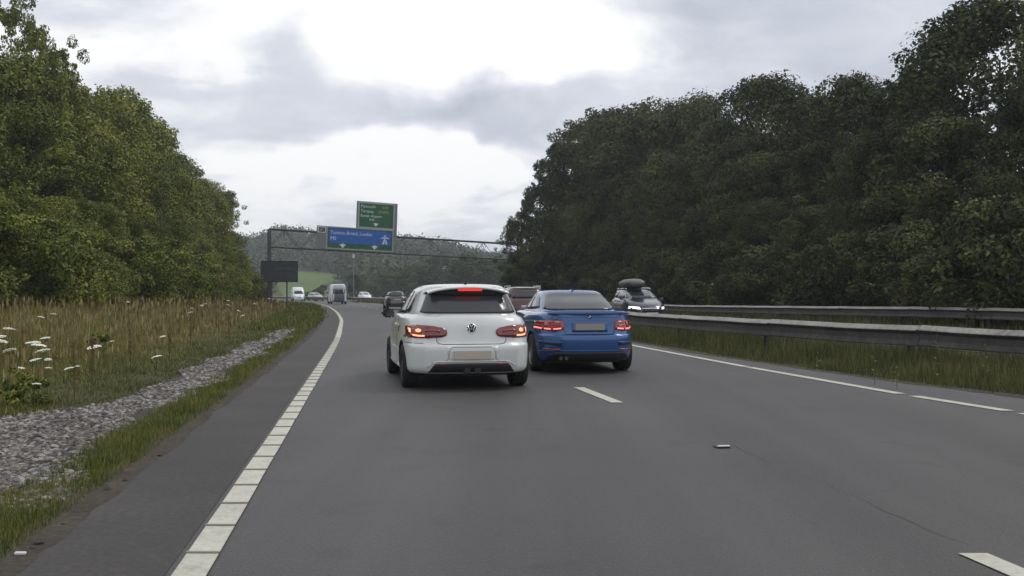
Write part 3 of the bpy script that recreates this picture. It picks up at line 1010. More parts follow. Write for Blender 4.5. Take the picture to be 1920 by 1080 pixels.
def sign(name, s0, s1, z0, z1, label):
    r_ = bpy.data.objects.new(name, None); COL.objects.link(r_)
    o_ = Vector((s0, -.62, z0 - DROP * s0 + GZ0))
    Mg = Matrix.Translation(gan.location) @ Matrix.Rotation(gyaw, 4, 'Z')
    r_.matrix_world = Mg @ Matrix.Translation(o_) @ Matrix.Rotation(rollm, 4, 'Y')
    return tag(r_, label, 'road sign')


def board(r_, x0, x1, z0, z1, y, th, m, name):
    return MB().box(((x0 + x1) / 2, y, (z0 + z1) / 2), (x1 - x0, th, z1 - z0)).build(name, m, r_)


def frame(r_, x0, x1, z0, z1, y, t, m):
    b = MB()
    b.box(((x0 + x1) / 2, y, z1 - t / 2), (x1 - x0, .07, t)); b.box(((x0 + x1) / 2, y, z0 + t / 2), (x1 - x0, .07, t))
    b.box((x0 + t / 2, y, (z0 + z1) / 2), (t, .07, z1 - z0 - 2 * t)); b.box((x1 - t / 2, y, (z0 + z1) / 2), (t, .07, z1 - z0 - 2 * t))
    return b.build('frame', m, r_)


def arrow(r_, x, z_, s, y):
    p = [(-.12 * s, .42 * s), (.12 * s, .42 * s), (.12 * s, .30 * s), (.5 * s, .30 * s), (0, -.22 * s), (-.5 * s, .30 * s), (-.12 * s, .30 * s)]
    v_ = [(x + a, y, z_ + b) for a, b in p] + [(x + a, y + .01, z_ + b) for a, b in p]
    n_ = len(p)
    f_ = [list(range(n_))] + [[i, (i + 1) % n_, n_ + (i + 1) % n_, n_ + i] for i in range(n_)]
    return mesh_obj('arrow', v_, f_, M_SWH, r_)


bs = sign('blue_motorway_sign', 4.65, 12.89, 6.17, 8.5, 'wide blue and green gantry sign with motorway symbol and black plate')
board(bs, 0, 1.0, .0, 2.33, 0, .08, M_SGREY, 'grey_panel')
board(bs, 1.0, 8.24, .0, 2.33, 0, .08, M_SFR, 'backing')
frame(bs, 1.0, 8.24, .0, 2.33, -.07, .11, M_SFR)
board(bs, 1.11, 8.13, .11, 2.22, -.05, .02, M_SGREEN, 'green_face')
board(bs, 1.3, 7.98, .62, 2.12, -.07, .02, M_SBLUE, 'blue_panel')
pl = board(bs, .10, .92, 1.62, 2.24, -.06, .03, M_SWH, 'plate_border')
board(bs, .18, .84, 1.70, 2.16, -.08, .02, M_SBK, 'plate')
text_part('J31', .36, M_SWH, bs, (.26, -.095, 1.80))
text_part('Taunton, Bristol, London', .50, M_SWH, bs, (1.42, -.085, 1.55), sx=.88)
text_part('M5', .50, M_SWH, bs, (1.42, -.085, .95))
arrow(bs, 2.75, .30, .75, -.085); arrow(bs, 6.2, .30, .75, -.085)
# motorway symbol: two tapering carriageways under a bridge
mm_ = MB()
for x0, x1, xt in ((7.12, 7.36, 7.33), (7.52, 7.76, 7.55)):
    pass
sv_ = []
sf_ = []


def quadp(pts):
    b = len(sv_); [sv_.append((a, -.09, c)) for a, c in pts]; sf_.append(list(range(b, b + len(pts))))


quadp([(7.0, .78), (7.24, .78), (7.33, 1.32), (7.22, 1.32)])
quadp([(7.38, .78), (7.62, .78), (7.40, 1.32), (7.29 + .08, 1.32)])
quadp([(6.88, 1.36), (7.74, 1.36), (7.74, 1.48), (6.88, 1.48)])
quadp([(7.16, 1.50), (7.26, 1.50), (7.28, 1.74), (7.2, 1.72)])
quadp([(7.36, 1.50), (7.46, 1.50), (7.42, 1.72), (7.34, 1.74)])
mesh_obj('motorway_symbol', sv_, sf_, M_SWH, bs)

gs = sign('green_direction_sign', 8.90, 13.37, 8.5, 11.35, 'tall green direction sign standing on top of the gantry')
board(gs, 0, 4.47, -2.33, 2.85, .10, .08, M_SGREY, 'backing')
frame(gs, .12, 4.15, .0, 2.80, -.02, .16, M_SFR)
board(gs, .28, 3.99, .16, 2.64, .02, .04, M_SGREEN, 'green_face')
text_part('Plymouth', .42, M_SWH, gs, (.42, -.01, 2.20)); text_part('A38', .40, M_SYEL, gs, (2.75, -.01, 2.20))
text_part('Torquay', .42, M_SWH, gs, (.42, -.01, 1.70)); text_part('(A380)', .42, M_SYEL, gs, (2.35, -.01, 1.70))
text_part('Exeter Airport', .40, M_SWH, gs, (.42, -.01, 1.22), sx=.95)
text_part('A30', .34, M_SWH, gs, (1.35, -.01, .86))
arrow(gs, 2.1, .40, .62, -.01)

# dark back of a roadside sign
M_DKB = mat('sign_back', (.052, .055, .065), .7, nscale=1.5, namt=.15)
sb = empty('sign_board', (-21.2, 90, ghf(-21.2, 90)), R(6), 'dark unlit back of a large roadside sign left of the bend', 'road sign')
g0 = -ghf(-21.2, 90)
board(sb, -1.6, 1.6, 2.42 + g0, 4.25 + g0, 0, .05, M_DKB, 'panel')
frame(sb, -1.65, 1.65, 2.37 + g0, 4.30 + g0, -.03, .08, M_SBK)
for zz in (2.8, 3.4, 3.95): board(sb, -1.5, 1.5, zz + g0 - .03, zz + g0 + .03, -.05, .05, M_DKB, 'rail')
for xx in (-.75, .65): MB().tube((xx, .06, -.1), (xx, .06, 4.1 + g0), .07, 8).build('post', M_GANT, sb)

# slender mast on the bend
ms = empty('camera_mast', ((663 - 960) / F * 150, 150, 0), 0, 'slender grey mast with a pale housing below the blue sign', 'mast')
MB().tube((0, 0, 0), (0, 0, 7.3), .10, 8, .06).build('pole', mat('mast_grey', (.16, .17, .17), .6), ms)
bevel(MB().box((0, -.15, 7.0), (.26, .5, .6)).build('housing', mat('mast_white', (.55, .56, .55), .5), ms), .05)

# ------------------------------------------------------------------ vehicles
M_BLACK = mat('black_plastic', (.012, .012, .013), .55)
M_RUB = mat('tyre_rubber', (.014, .014, .014), .85, bump=.2, bscale=40)
M_GLASS = mat('car_glass', (.012, .014, .016), .06, spec=.6)
M_GLASSR = mat('car_glass_rear', (.035, .037, .042), .16, spec=.7)
M_SEAM = mat('panel_gap', (.012, .012, .012), .8)
M_CHROME = mat('chrome', (.65, .66, .68), .15, metal=1)
M_RIM = mat('alloy_rim', (.30, .30, .31), .35, metal=.8)
M_RIMD = mat('dark_rim', (.06, .06, .065), .35, metal=.6)
M_LRED = mat('tail_lens', (.15, .008, .009), .12, coat=1.0)
M_LRED2 = mat('tail_lens_bright', (.32, .012, .012), .15, coat=1.0)
M_LIT = mat('lit_tail_strip', (.9, .2, .05), .4, emit=(1.0, .42, .20), estr=1.5)
M_LITR = mat('lit_red_strip', (.9, .1, .1), .4, emit=(1.0, .30, .26), estr=1.2)
M_BRAKE = mat('lit_brake', (.8, .02, .02), .3, emit=(1.0, .03, .02), estr=.75)
M_HEAD = mat('lit_headlamp', (.9, .9, .9), .2, emit=(.95, .97, 1.0), estr=1.8)
M_PLATE = mat('plain_plate', (.46, .40, .33), .5)
M_PLATEB = mat('plain_plate_grey', (.29, .28, .24), .5)
M_WHITE = mat('white_car_paint', (.62, .64, .63), .30, coat=.8, nscale=2.5, namt=.05)
M_BLUE = mat('blue_car_paint', (.014, .082, .26), .30, metal=.3, coat=1.0, nscale=1.2, namt=.03)
M_DRED = mat('dark_red_paint', (.055, .010, .014), .3, metal=.3, coat=1.0)
M_DNAVY = mat('navy_paint', (.022, .028, .048), .3, metal=.3, coat=1.0)
M_DGREY = mat('dark_grey_paint', (.05, .052, .05), .3, metal=.4, coat=1.0)
M_SILV = mat('silver_paint', (.35, .36, .36), .35, metal=.5, coat=.8)
M_VANW = mat('van_white', (.66, .69, .72), .4, coat=.5)
M_VANG = mat('van_grey_door', (.13, .14, .165), .45, coat=.4)
M_BOXG = mat('lorry_box', (.17, .20, .20), .5, nscale=1, namt=.1)


def qarc(a, b, n, npts):
    t = np.linspace(0, math.pi / 2, 240)
    x = a * np.sin(t) ** (2 / n); y = -b * np.cos(t) ** (2 / n)
    s = np.concatenate([[0], np.cumsum(np.hypot(np.diff(x), np.diff(y)))]); s /= s[-1]
    u = np.linspace(0, 1, npts)
    return np.interp(u, s, x), np.interp(u, s, y)


def catmull(A, sub):
    A = np.asarray(A, float); out = []
    P = np.vstack([2 * A[0] - A[1], A, 2 * A[-1] - A[-2]])
    for i in range(1, len(P) - 2):
        for k_ in range(sub):
            t = k_ / sub
            a, b, c, d = P[i - 1], P[i], P[i + 1], P[i + 2]
            m1 = np.clip((c - a) / 2, -2 * abs(c - b), 2 * abs(c - b)) ; m2 = np.clip((d - b) / 2, -2 * abs(c - b), 2 * abs(c - b))
            m1 = np.where(m1 * (c - b) < 0, 0, m1); m2 = np.where(m2 * (c - b) < 0, 0, m2)
            h00 = 2 * t ** 3 - 3 * t * t + 1; h10 = t ** 3 - 2 * t * t + t; h01 = -2 * t ** 3 + 3 * t * t; h11 = t ** 3 - t * t
            out.append(h00 * b + h10 * m1 + h01 * c + h11 * m2)
    out.append(A[-1])
    return np.array(out)


def car_body(levels, ys, wheels, wr, archw, paint, sub=3, q=14, name='body', parent=None, arches=True):
    """levels rows: z_rear, z_front, half width, y rear, y front, rear exponent, front exponent"""
    Lv = catmull(levels, sub)
    verts = []; nl = len(Lv); NP = 4 * (q - 1)
    for zr, zf, hw, yr, yf, nr, nf in Lv:
        ym = (yr + yf) / 2; hl = (yf - yr) / 2
        xr, yrr = qarc(hw, hl, nr, q); xf, yff = qarc(hw, hl, nf, q)
        xs = list(xr) + list(xf[::-1][1:]); yy = list(ym + yrr) + list(ym - yff[::-1][1:])
        xs_full = xs + [-a for a in xs[::-1][1:-1]]; yy_full = yy + yy[::-1][1:-1]
        for a, b in zip(xs_full, yy_full):
            t = min(1, max(0, (b - ys) / max(.01, (Lf - ys))))
            verts.append((a, b, zr + (zf - zr) * t))
    faces = []
    for k_ in range(nl - 1):
        for i in range(NP):
            j = (i + 1) % NP
            faces.append((k_ * NP + i, k_ * NP + j, (k_ + 1) * NP + j, (k_ + 1) * NP + i))
    faces.append(tuple(range(NP))[::-1]); faces.append(tuple((nl - 1) * NP + i for i in range(NP)))
    o = mesh_obj(name, verts, faces, paint, parent, smooth=True)
    bm = bmesh.new(); bm.from_mesh(o.data); bmesh.ops.recalc_face_normals(bm, faces=bm.faces); bm.to_mesh(o.data); bm.free()
    if arches:
        mb = MB()
        for yw in wheels:
            for sx in (-1, 1):
                mb.tube((sx * (archw - .30), yw, wr), (sx * (archw + .25), yw, wr), wr * 1.16, 28)
        c = mb.build('cut', M_BLACK)
        bm = bmesh.new(); bm.from_mesh(c.data); bmesh.ops.recalc_face_normals(bm, faces=bm.faces); bm.to_mesh(c.data); bm.free()
        md = o.modifiers.new('b', 'BOOLEAN'); md.operation = 'DIFFERENCE'; md.object = c; md.solver = 'EXACT'
        try: md.material_mode = 'TRANSFER'
        except Exception: pass
        par = o.parent; o.parent = None
        bpy.context.view_layer.update()
        dg = bpy.context.evaluated_depsgraph_get()
        me = bpy.data.meshes.new_from_object(o.evaluated_get(dg))
        o.modifiers.clear(); o.data = me; o.parent = par
        bpy.data.objects.remove(c)
        bm = bmesh.new(); bm.from_mesh(me)
        for e_ in bm.edges:
            if len(e_.link_faces) == 2 and e_.calc_face_angle(0) > R(32): e_.smooth = False
        bm.to_mesh(me); bm.free()
    me = o.data
    bvh = BVHTree.FromPolygons([v_.co.copy() for v_ in me.vertices], [tuple(p.vertices) for p in me.polygons])
    return o, bvh


def inside(poly, x, y):
    c = False; j = len(poly) - 1
    for i in range(len(poly)):
        if (poly[i][1] > y) != (poly[j][1] > y) and x < (poly[j][0] - poly[i][0]) * (y - poly[i][1]) / (poly[j][1] - poly[i][1]) + poly[i][0]: c = not c
        j = i
    return c


def patch(bvh, poly, axis, off, m, name, parent, grid=.07, skirt=.02, mesh_only=False):
    """a panel that follows the body: its outline seen from `axis`, standing `off` proud of the surface"""
    pts = []
    n_ = len(poly)
    for i in range(n_):
        a = poly[i]; b = poly[(i + 1) % n_]; l = math.dist(a, b); k_ = max(1, int(l / grid))
        for t in range(k_): pts.append((a[0] + (b[0] - a[0]) * t / k_, a[1] + (b[1] - a[1]) * t / k_))
    nb_ = len(pts)
    xs_ = [p[0] for p in poly]; ys_ = [p[1] for p in poly]
    gx_ = np.arange(min(xs_), max(xs_), grid); gy_ = np.arange(min(ys_), max(ys_), grid)
    for a in gx_:
        for b in gy_:
            if inside(poly, a, b) and min(math.dist((a, b), p) for p in pts[:nb_]) > grid * .45: pts.append((a, b))
    ed = [(i, (i + 1) % nb_) for i in range(nb_)]
    V2, E2, F2, *_ = delaunay_2d_cdt([Vector(p) for p in pts], ed, [list(range(nb_))], 1, 1e-6)
    out = []; ok = []
    for p in V2:
        if axis == 'rear': o_, d = Vector((p[0], -6, p[1])), Vector((0, 1, 0))
        elif axis == 'front': o_, d = Vector((p[0], 16, p[1])), Vector((0, -1, 0))
        elif axis == 'left': o_, d = Vector((-6, p[0], p[1])), Vector((1, 0, 0))
        elif axis == 'right': o_, d = Vector((6, p[0], p[1])), Vector((-1, 0, 0))
        else: o_, d = Vector((p[0], p[1], 8)), Vector((0, 0, -1))
        h, nn, ii, dd = bvh.ray_cast(o_, d)
        if h is None: out.append(None); continue
        out.append((h, d, nn))
    vv = []; mp = {}
    for i, h in enumerate(out):
        if h is None: continue
        mp[i] = len(vv)
        vv.append(h[0] + (h[2] * .5 - h[1]).normalized() * off if h[2].dot(h[1]) < 0 else h[0] - h[1] * off)
    ff = [[mp[i] for i in f_] for f_ in F2 if all(i in mp for i in f_)]
    cnt = {}
    for f_ in ff:
        for i in range(len(f_)):
            e_ = (f_[i], f_[(i + 1) % len(f_)]); cnt[frozenset(e_)] = cnt.get(frozenset(e_), []) + [e_]
    inv = {b: a for a, b in mp.items()}
    sk = {}
    nf = []
    for k_, es in cnt.items():
        if len(es) == 1:
            a, b = es[0]
            for q_ in (a, b):
                if q_ not in sk:
                    sk[q_] = len(vv); h = out[inv[q_]]; vv.append(vv[q_] + h[1] * (skirt + off))
            nf.append([b, a, sk[a], sk[b]])
    o = mesh_obj(name, vv, ff + nf, m, parent)
    o.data.polygons.foreach_set('use_smooth', [True] * len(ff) + [False] * len(nf))
    return o


def ribbon(pts, w_):
    """outline polygon of a thin line through pts"""
    l = []; r_ = []
    for i, p in enumerate(pts):
        a = Vector(pts[max(0, i - 1)]); b = Vector(pts[min(len(pts) - 1, i + 1)]); t = (b - a).normalized(); n_ = Vector((-t.y, t.x))
        l.append(tuple(Vector(p) + n_ * w_ / 2)); r_.append(tuple(Vector(p) - n_ * w_ / 2))
    return l + r_[::-1]


def ell(cx, cy, a, b, n=20, n0=0, n1=None):
    return [(cx + a * math.cos(2 * math.pi * i / n), cy + b * math.sin(2 * math.pi * i / n)) for i in range(n)]


def rrect(x0, x1, z0, z1, r=.03):
    o = []
    for cx, cz, a0 in ((x1 - r, z1 - r, 0), (x0 + r, z1 - r, 90), (x0 + r, z0 + r, 180), (x1 - r, z0 + r, 270)):
        for k_ in range(4):
            a = R(a0 + k_ * 30); o.append((cx + r * math.cos(a), cz + r * math.sin(a)))
    return o


def mirrorx(p): return [(-a, b) for a, b in p][::-1]


def lathe(prof, n, axis_x=True):
    v_ = []; f_ = []
    for r_, x in prof:
        for i in range(n):
            t = 2 * math.pi * i / n; v_.append((x, r_ * math.cos(t), r_ * math.sin(t)))
    for k_ in range(len(prof) - 1):
        for i in range(n):
            j = (i + 1) % n; f_.append((k_ * n + i, k_ * n + j, (k_ + 1) * n + j, (k_ + 1) * n + i))
    return v_, f_


def wheel(parent, x, y, r, wd_, rim, spokes=5, steer=0.0):
    wr_ = bpy.data.objects.new('wheel', None); COL.objects.link(wr_); wr_.parent = parent
    wr_.location = (x, y, r); sx = 1 if x > 0 else -1
    wr_.rotation_euler = (0, 0, steer)
    h = wd_ / 2
    p = [(r * .66, -h), (r * .80, -h * 1.05), (r * .93, -h * 1.0), (r * .985, -h * .82), (r, -h * .5), (r * .992, -h * .3), (r, -h * .28), (r, 0), (r * .992, .02 * h), (r, h * .05), (r, h * .5), (r * .985, h * .82), (r * .93, h), (r * .80, h * 1.05), (r * .66, h), (r * .6, h * .5), (r * .6, -h * .5), (r * .66, -h)]
    v_, f_ = lathe(p, 30); mesh_obj('tyre', v_, f_, M_RUB, wr_, True)
    mb = MB()
    v_, f_ = lathe([(r * .66, sx * h * .98), (r * .62, sx * h * .95), (r * .58, sx * h * .3), (r * .02, sx * h * .2)], 30)
    mb.v += [Vector(a) for a in v_]; mb.f += [list(a) for a in f_]
    for i in range(spokes):
        a = 2 * math.pi * i / spokes + .3
        mb.box((sx * h * .75, math.cos(a) * r * .36, math.sin(a) * r * .36), (h * .25, r * .13, r * .56), Matrix.Rotation(a - math.pi / 2, 3, 'X'))
    mb.tube((sx * h * .5, 0, 0), (sx * h * .92, 0, 0), r * .14, 12)
    mb.build('rim', rim, wr_)
    return wr_


def mirror(parent, x, y, z_, m, s=1.0):
    sx = 1 if x > 0 else -1
    o = MB().box((x + sx * .10 * s, y, z_), (.20 * s, .12 * s, .14 * s)).build('door_mirror', m, parent)
    bevel(o, .052 * s, 4)
    MB().box((x + sx * .10 * s, y - .062 * s, z_), (.16 * s, .008, .105 * s)).build('mirror_glass', M_GLASS, o)
    MB().box((x - sx * .02 * s, y + .02, z_ - .05 * s), (.10 * s, .05, .04)).build('mirror_arm', M_BLACK, o)
    return o


# ---- the white hatchback
def white_hatch():
    global Lf
    Lf = 4.2
    r_ = empty('white_hatchback', (-.545, 13.62, 0), R(11.5), 'white hatchback with lit tail lights and roof spoiler in the left lane', 'car')
    r_.scale = (1.035, 1, 1)
    lv = [(.235, .22, .78, .16, 4.05, 6.0, 3.4), (.24, .22, .84, .09, 4.10, 5.8, 3.4), (.30, .27, .878, .035, 4.16, 6.0, 3.2), (.42, .40, .885, .012, 4.2, 6.0, 3.0), (.56, .50, .893, .0, 4.2, 5.8, 2.9),
          (.625, .57, .893, .012, 4.19, 5.8, 2.8), (.66, .60, .89, .055, 4.17, 5.8, 2.8), (.78, .66, .888, .085, 4.12, 5.8, 2.8), (.90, .71, .876, .105, 4.03, 5.4, 2.8), (.985, .75, .852, .14, 3.93, 5.0, 2.8),
          (1.03, .80, .815, .175, 3.70, 4.2, 3.0), (1.05, .84, .775, .20, 3.30, 4.2, 3.6), (1.10, 1.0, .755, .235, 3.10, 4.4, 4.2), (1.22, 1.2, .70, .325, 2.80, 4.6, 4.8), (1.34, 1.34, .645, .42, 2.48, 4.8, 4.8),
          (1.40, 1.40, .61, .44, 2.32, 4.8, 4.6), (1.445, 1.445, .56, .42, 2.15, 4.4, 4.2), (1.468, 1.468, .50, .50, 2.02, 3.8, 3.6), (1.482, 1.482, .38, .68, 1.85, 3.4, 3.2), (1.49, 1.49, .20, 1.0, 1.6, 3, 3), (1.492, 1.492, .05, 1.25, 1.4, 2, 2)]
    body, bv = car_body(lv, 2.9, (.80, 3.36), .315, .893, M_WHITE, parent=r_)
    # glass
    patch(bv, [(-.655, 1.085), (-.60, 1.07), (.60, 1.07), (.655, 1.085), (.555, 1.335), (.50, 1.365), (-.50, 1.365), (-.555, 1.335)], 'rear', .014, M_GLASSR, 'rear_window', r_, .03)
    # black underside of the spoiler and the spoiler lip
    sp = [(-.585, 1.345), (-.50, 1.325), (-.2, 1.312), (.2, 1.312), (.50, 1.325), (.585, 1.345), (.50, 1.395), (.3, 1.415), (-.3, 1.415), (-.50, 1.395)]
    patch(bv, sp, 'rear', .03, M_BLACK, 'spoiler_gloss_panel', r_, skirt=.05)
    v_ = []; f_ = []
    nn = 15
    for i in range(nn):
        t = -1 + 2 * i / (nn - 1); x = t * .565; sag = .060 * t * t + .02 * t ** 6
        z0_ = 1.438 - sag * 1.0
        for (yy, zz) in ((.55, 1.475 - sag * 1.15), (.30 + .07 * t * t, z0_ + .012), (.27 + .07 * t * t, z0_ - .006), (.29 + .07 * t * t, z0_ - .022), (.42, 1.41 - sag)): v_.append((x, yy, zz))
    for i in range(nn - 1):
        for k_ in range(4): f_.append((i * 5 + k_, i * 5 + k_ + 1, (i + 1) * 5 + k_ + 1, (i + 1) * 5 + k_))
    sl = mesh_obj('spoiler', v_, f_, M_WHITE, r_, True)
    bl = MB().box((0.02, .335, 1.398), (.34, .05, .030)).build('brake_light', M_BRAKE, r_); bevel(bl, .01)
    # tail lights
    for sx in (-1, 1):
        p = [(.33, .80), (.345, .765), (.40, .742), (.60, .728), (.86, .735), (.885, .80), (.878, .87), (.82, .905), (.70, .915), (.52, .90), (.39, .875), (.335, .84)]
        if sx < 0: p = mirrorx(p)
        tl = patch(bv, p, 'rear', .012, M_LRED, 'tail_light', r_, .05)
        # side part of the lamp
        ps = [(.27, .745), (.37, .757), (.41, .80), (.35, .86), (.27, .885)]
        patch(bv, ps, 'left' if sx < 0 else 'right', .012, M_LRED, 'lamp_side', tl, .05)
        c = [(.80, .865), (.795, .80), (.76, .77), (.70, .762), (.625, .762)]
        if sx < 0: c = [(-a, b) for a, b in c]
        patch(bv, ribbon(c, .022), 'rear', .017, M_LIT, 'lit_strip', tl, .03, .004)
        patch(bv, ell(sx * .70, .835, .036, .024), 'rear', .017, M_LIT, 'lit_bulb', tl, .03, .004)
        patch(bv, ell(sx * .715, .822, .062, .052), 'rear', .0145, M_LRED2, 'lit_chamber', tl, .03, .004)
        c = [(.62, .83), (.52, .84), (.42, .82)]
        if sx < 0: c = [(-a, b) for a, b in c]
        patch(bv, ribbon(c, .03), 'rear', .0145, M_LRED2, 'lens_band', tl, .03, .004)
    # shut lines
    for sx in (-1, 1):
        l_ = [(.47, .735), (.47, .69), (.44, .655), (.38, .645), (.0, .645)]
        l_ = [(a * sx, b) for a, b in l_]
        patch(bv, ribbon(l_, .009), 'rear', .002, M_SEAM, 'tailgate_gap', r_, .05, .004)
    patch(bv, ribbon([(.12, .66), (.5, .66), (.78, .69)], .007), 'left', .002, M_SEAM, 'bumper_gap', r_, .05, .004)
    # number plate recess and plate
    patch(bv, [(-.33, .615), (.33, .615), (.36, .60), (.31, .43), (.27, .40), (-.27, .40), (-.31, .43), (-.36, .60)], 'rear', .002, M_WHITE, 'plate_recess', r_, .06, .004)
    patch(bv, ribbon([(-.55, .40), (-.38, .405), (-.33, .44), (-.30, .59), (-.26, .61), (.26, .61), (.30, .59), (.33, .44), (.38, .405), (.55, .40)], .010), 'rear', .004, M_SILV, 'recess_crease', r_, .05, .004)
    MB().box((.0, -.012, .50), (.50, .012, .11)).build('number_plate', M_PLATE, r_)
    # diffuser
    patch(bv, [(-.62, .20), (-.52, .355), (-.46, .385), (.46, .385), (.52, .355), (.62, .20)], 'rear', .014, M_BLACK, 'diffuser', r_, .03)
    patch(bv, ribbon([(-.60, .335), (-.54, .385), (-.46, .41), (.46, .41), (.54, .385), (.60, .335)], .018), 'rear', .008, M_WHITE, 'diffuser_lip', r_, .03)
    for sx in (-.07, .07): MB().tube((sx, -.01, .285), (sx, .2, .285), .042, 14).build('exhaust_pipe', M_BLACK, r_)
    patch(bv, rrect(-.50, -.34, .365, .382, .006), 'rear', .014, M_LRED2, 'reflector', r_); patch(bv, rrect(.34, .50, .365, .382, .006), 'rear', .014, M_LRED2, 'reflector', r_)
    # badge: ring with two letters
    bd = patch(bv, ell(0, .865, .062, .062, 28), 'rear', .006, M_BLACK, 'badge', r_, .04, .004)
    ring = [(.062 * math.cos(R(a)), .865 + .062 * math.sin(R(a))) for a in range(0, 361, 15)]
    patch(bv, ribbon(ring[:13], .009), 'rear', .012, M_CHROME, 'ring', bd, .03, .004); patch(bv, ribbon(ring[12:], .009), 'rear', .012, M_CHROME, 'ring', bd, .03, .004)
    patch(bv, ribbon([(-.026, .922), (0, .876), (.026, .922)], .011), 'rear', .012, M_CHROME, 'letter', bd, .03, .004)
    patch(bv, ribbon([(-.046, .900), (-.022, .822), (0, .866), (.022, .822), (.046, .900)], .010), 'rear', .012, M_CHROME, 'letter', bd, .03, .004)
    patch(bv, rrect(-.46, -.41, .705, .722, .004), 'rear', .005, M_CHROME, 'model_badge', r_, .03, .004)
    # side glass
    for side in ('left', 'right'):
        patch(bv, [(.84, 1.12), (.92, 1.075), (1.35, 1.045), (1.38, 1.10), (1.36, 1.365), (1.15, 1.365), (1.0, 1.33)], side, .005, M_GLASS, 'side_window', r_)
        patch(bv, [(1.46, 1.05), (2.88, 1.03), (2.55, 1.26), (2.28, 1.375), (1.46, 1.385)], side, .005, M_GLASS, 'side_window', r_)
        patch(bv, ribbon([(1.41, 1.04), (1.43, .9), (1.42, .40), (1.50, .31), (2.6, .30), (2.85, .42), (2.92, .70), (2.9, 1.0)], .009), side, .002, M_SEAM, 'door_gap', r_, .05, .004)
        patch(bv, rrect(1.52, 1.72, .865, .905, .012), side, .03, M_WHITE, 'door_handle', r_, .05, .02)
        patch(bv, ribbon([(1.2, .275), (2.95, .275)], .06), side, .012, M_WHITE, 'side_skirt', r_, .08)
        patch(bv, ribbon([(.45, .93), (1.2, .925), (2.4, .905), (3.4, .86)], .008), side, .003, M_WHITE, 'shoulder_crease', r_, .08, .004)
    patch(bv, [(-.62, 1.06), (.62, 1.06), (.50, 1.36), (-.50, 1.36)], 'front', .005, M_GLASS, 'windscreen', r_)
    patch(bv, rrect(-.45, .45, .56, .64, .02), 'front', .006, M_BLACK, 'grille', r_)
    for sx in (-1, 1):
        p = [(.5, .62), (.80, .64), (.80, .72), (.5, .68)]
        patch(bv, p if sx > 0 else mirrorx(p), 'front', .008, M_CHROME, 'headlight', r_)
        mirror(r_, sx * .83, 2.62, 1.03, M_BLACK if sx < 0 else M_WHITE, 1.0)
        for yw in (.80, 3.36): wheel(r_, sx * .768, yw, .315, .215, M_RIMD, 5)
    # roof aerial
    MB().tube((0, .66, 1.475), (0, .60, 1.53), .022, 8, .006).build('aerial', M_BLACK, r_)
    MB().box((0, 2.3, .19), (1.40, 3.3, .05)).build('underbody', M_BLACK, r_)
    for sx in (-1, 1):
        MB().tube((sx * .52, .8, .3), (sx * .80, .8, .3), .04, 8).build('axle', M_BLACK, r_)
    return r_


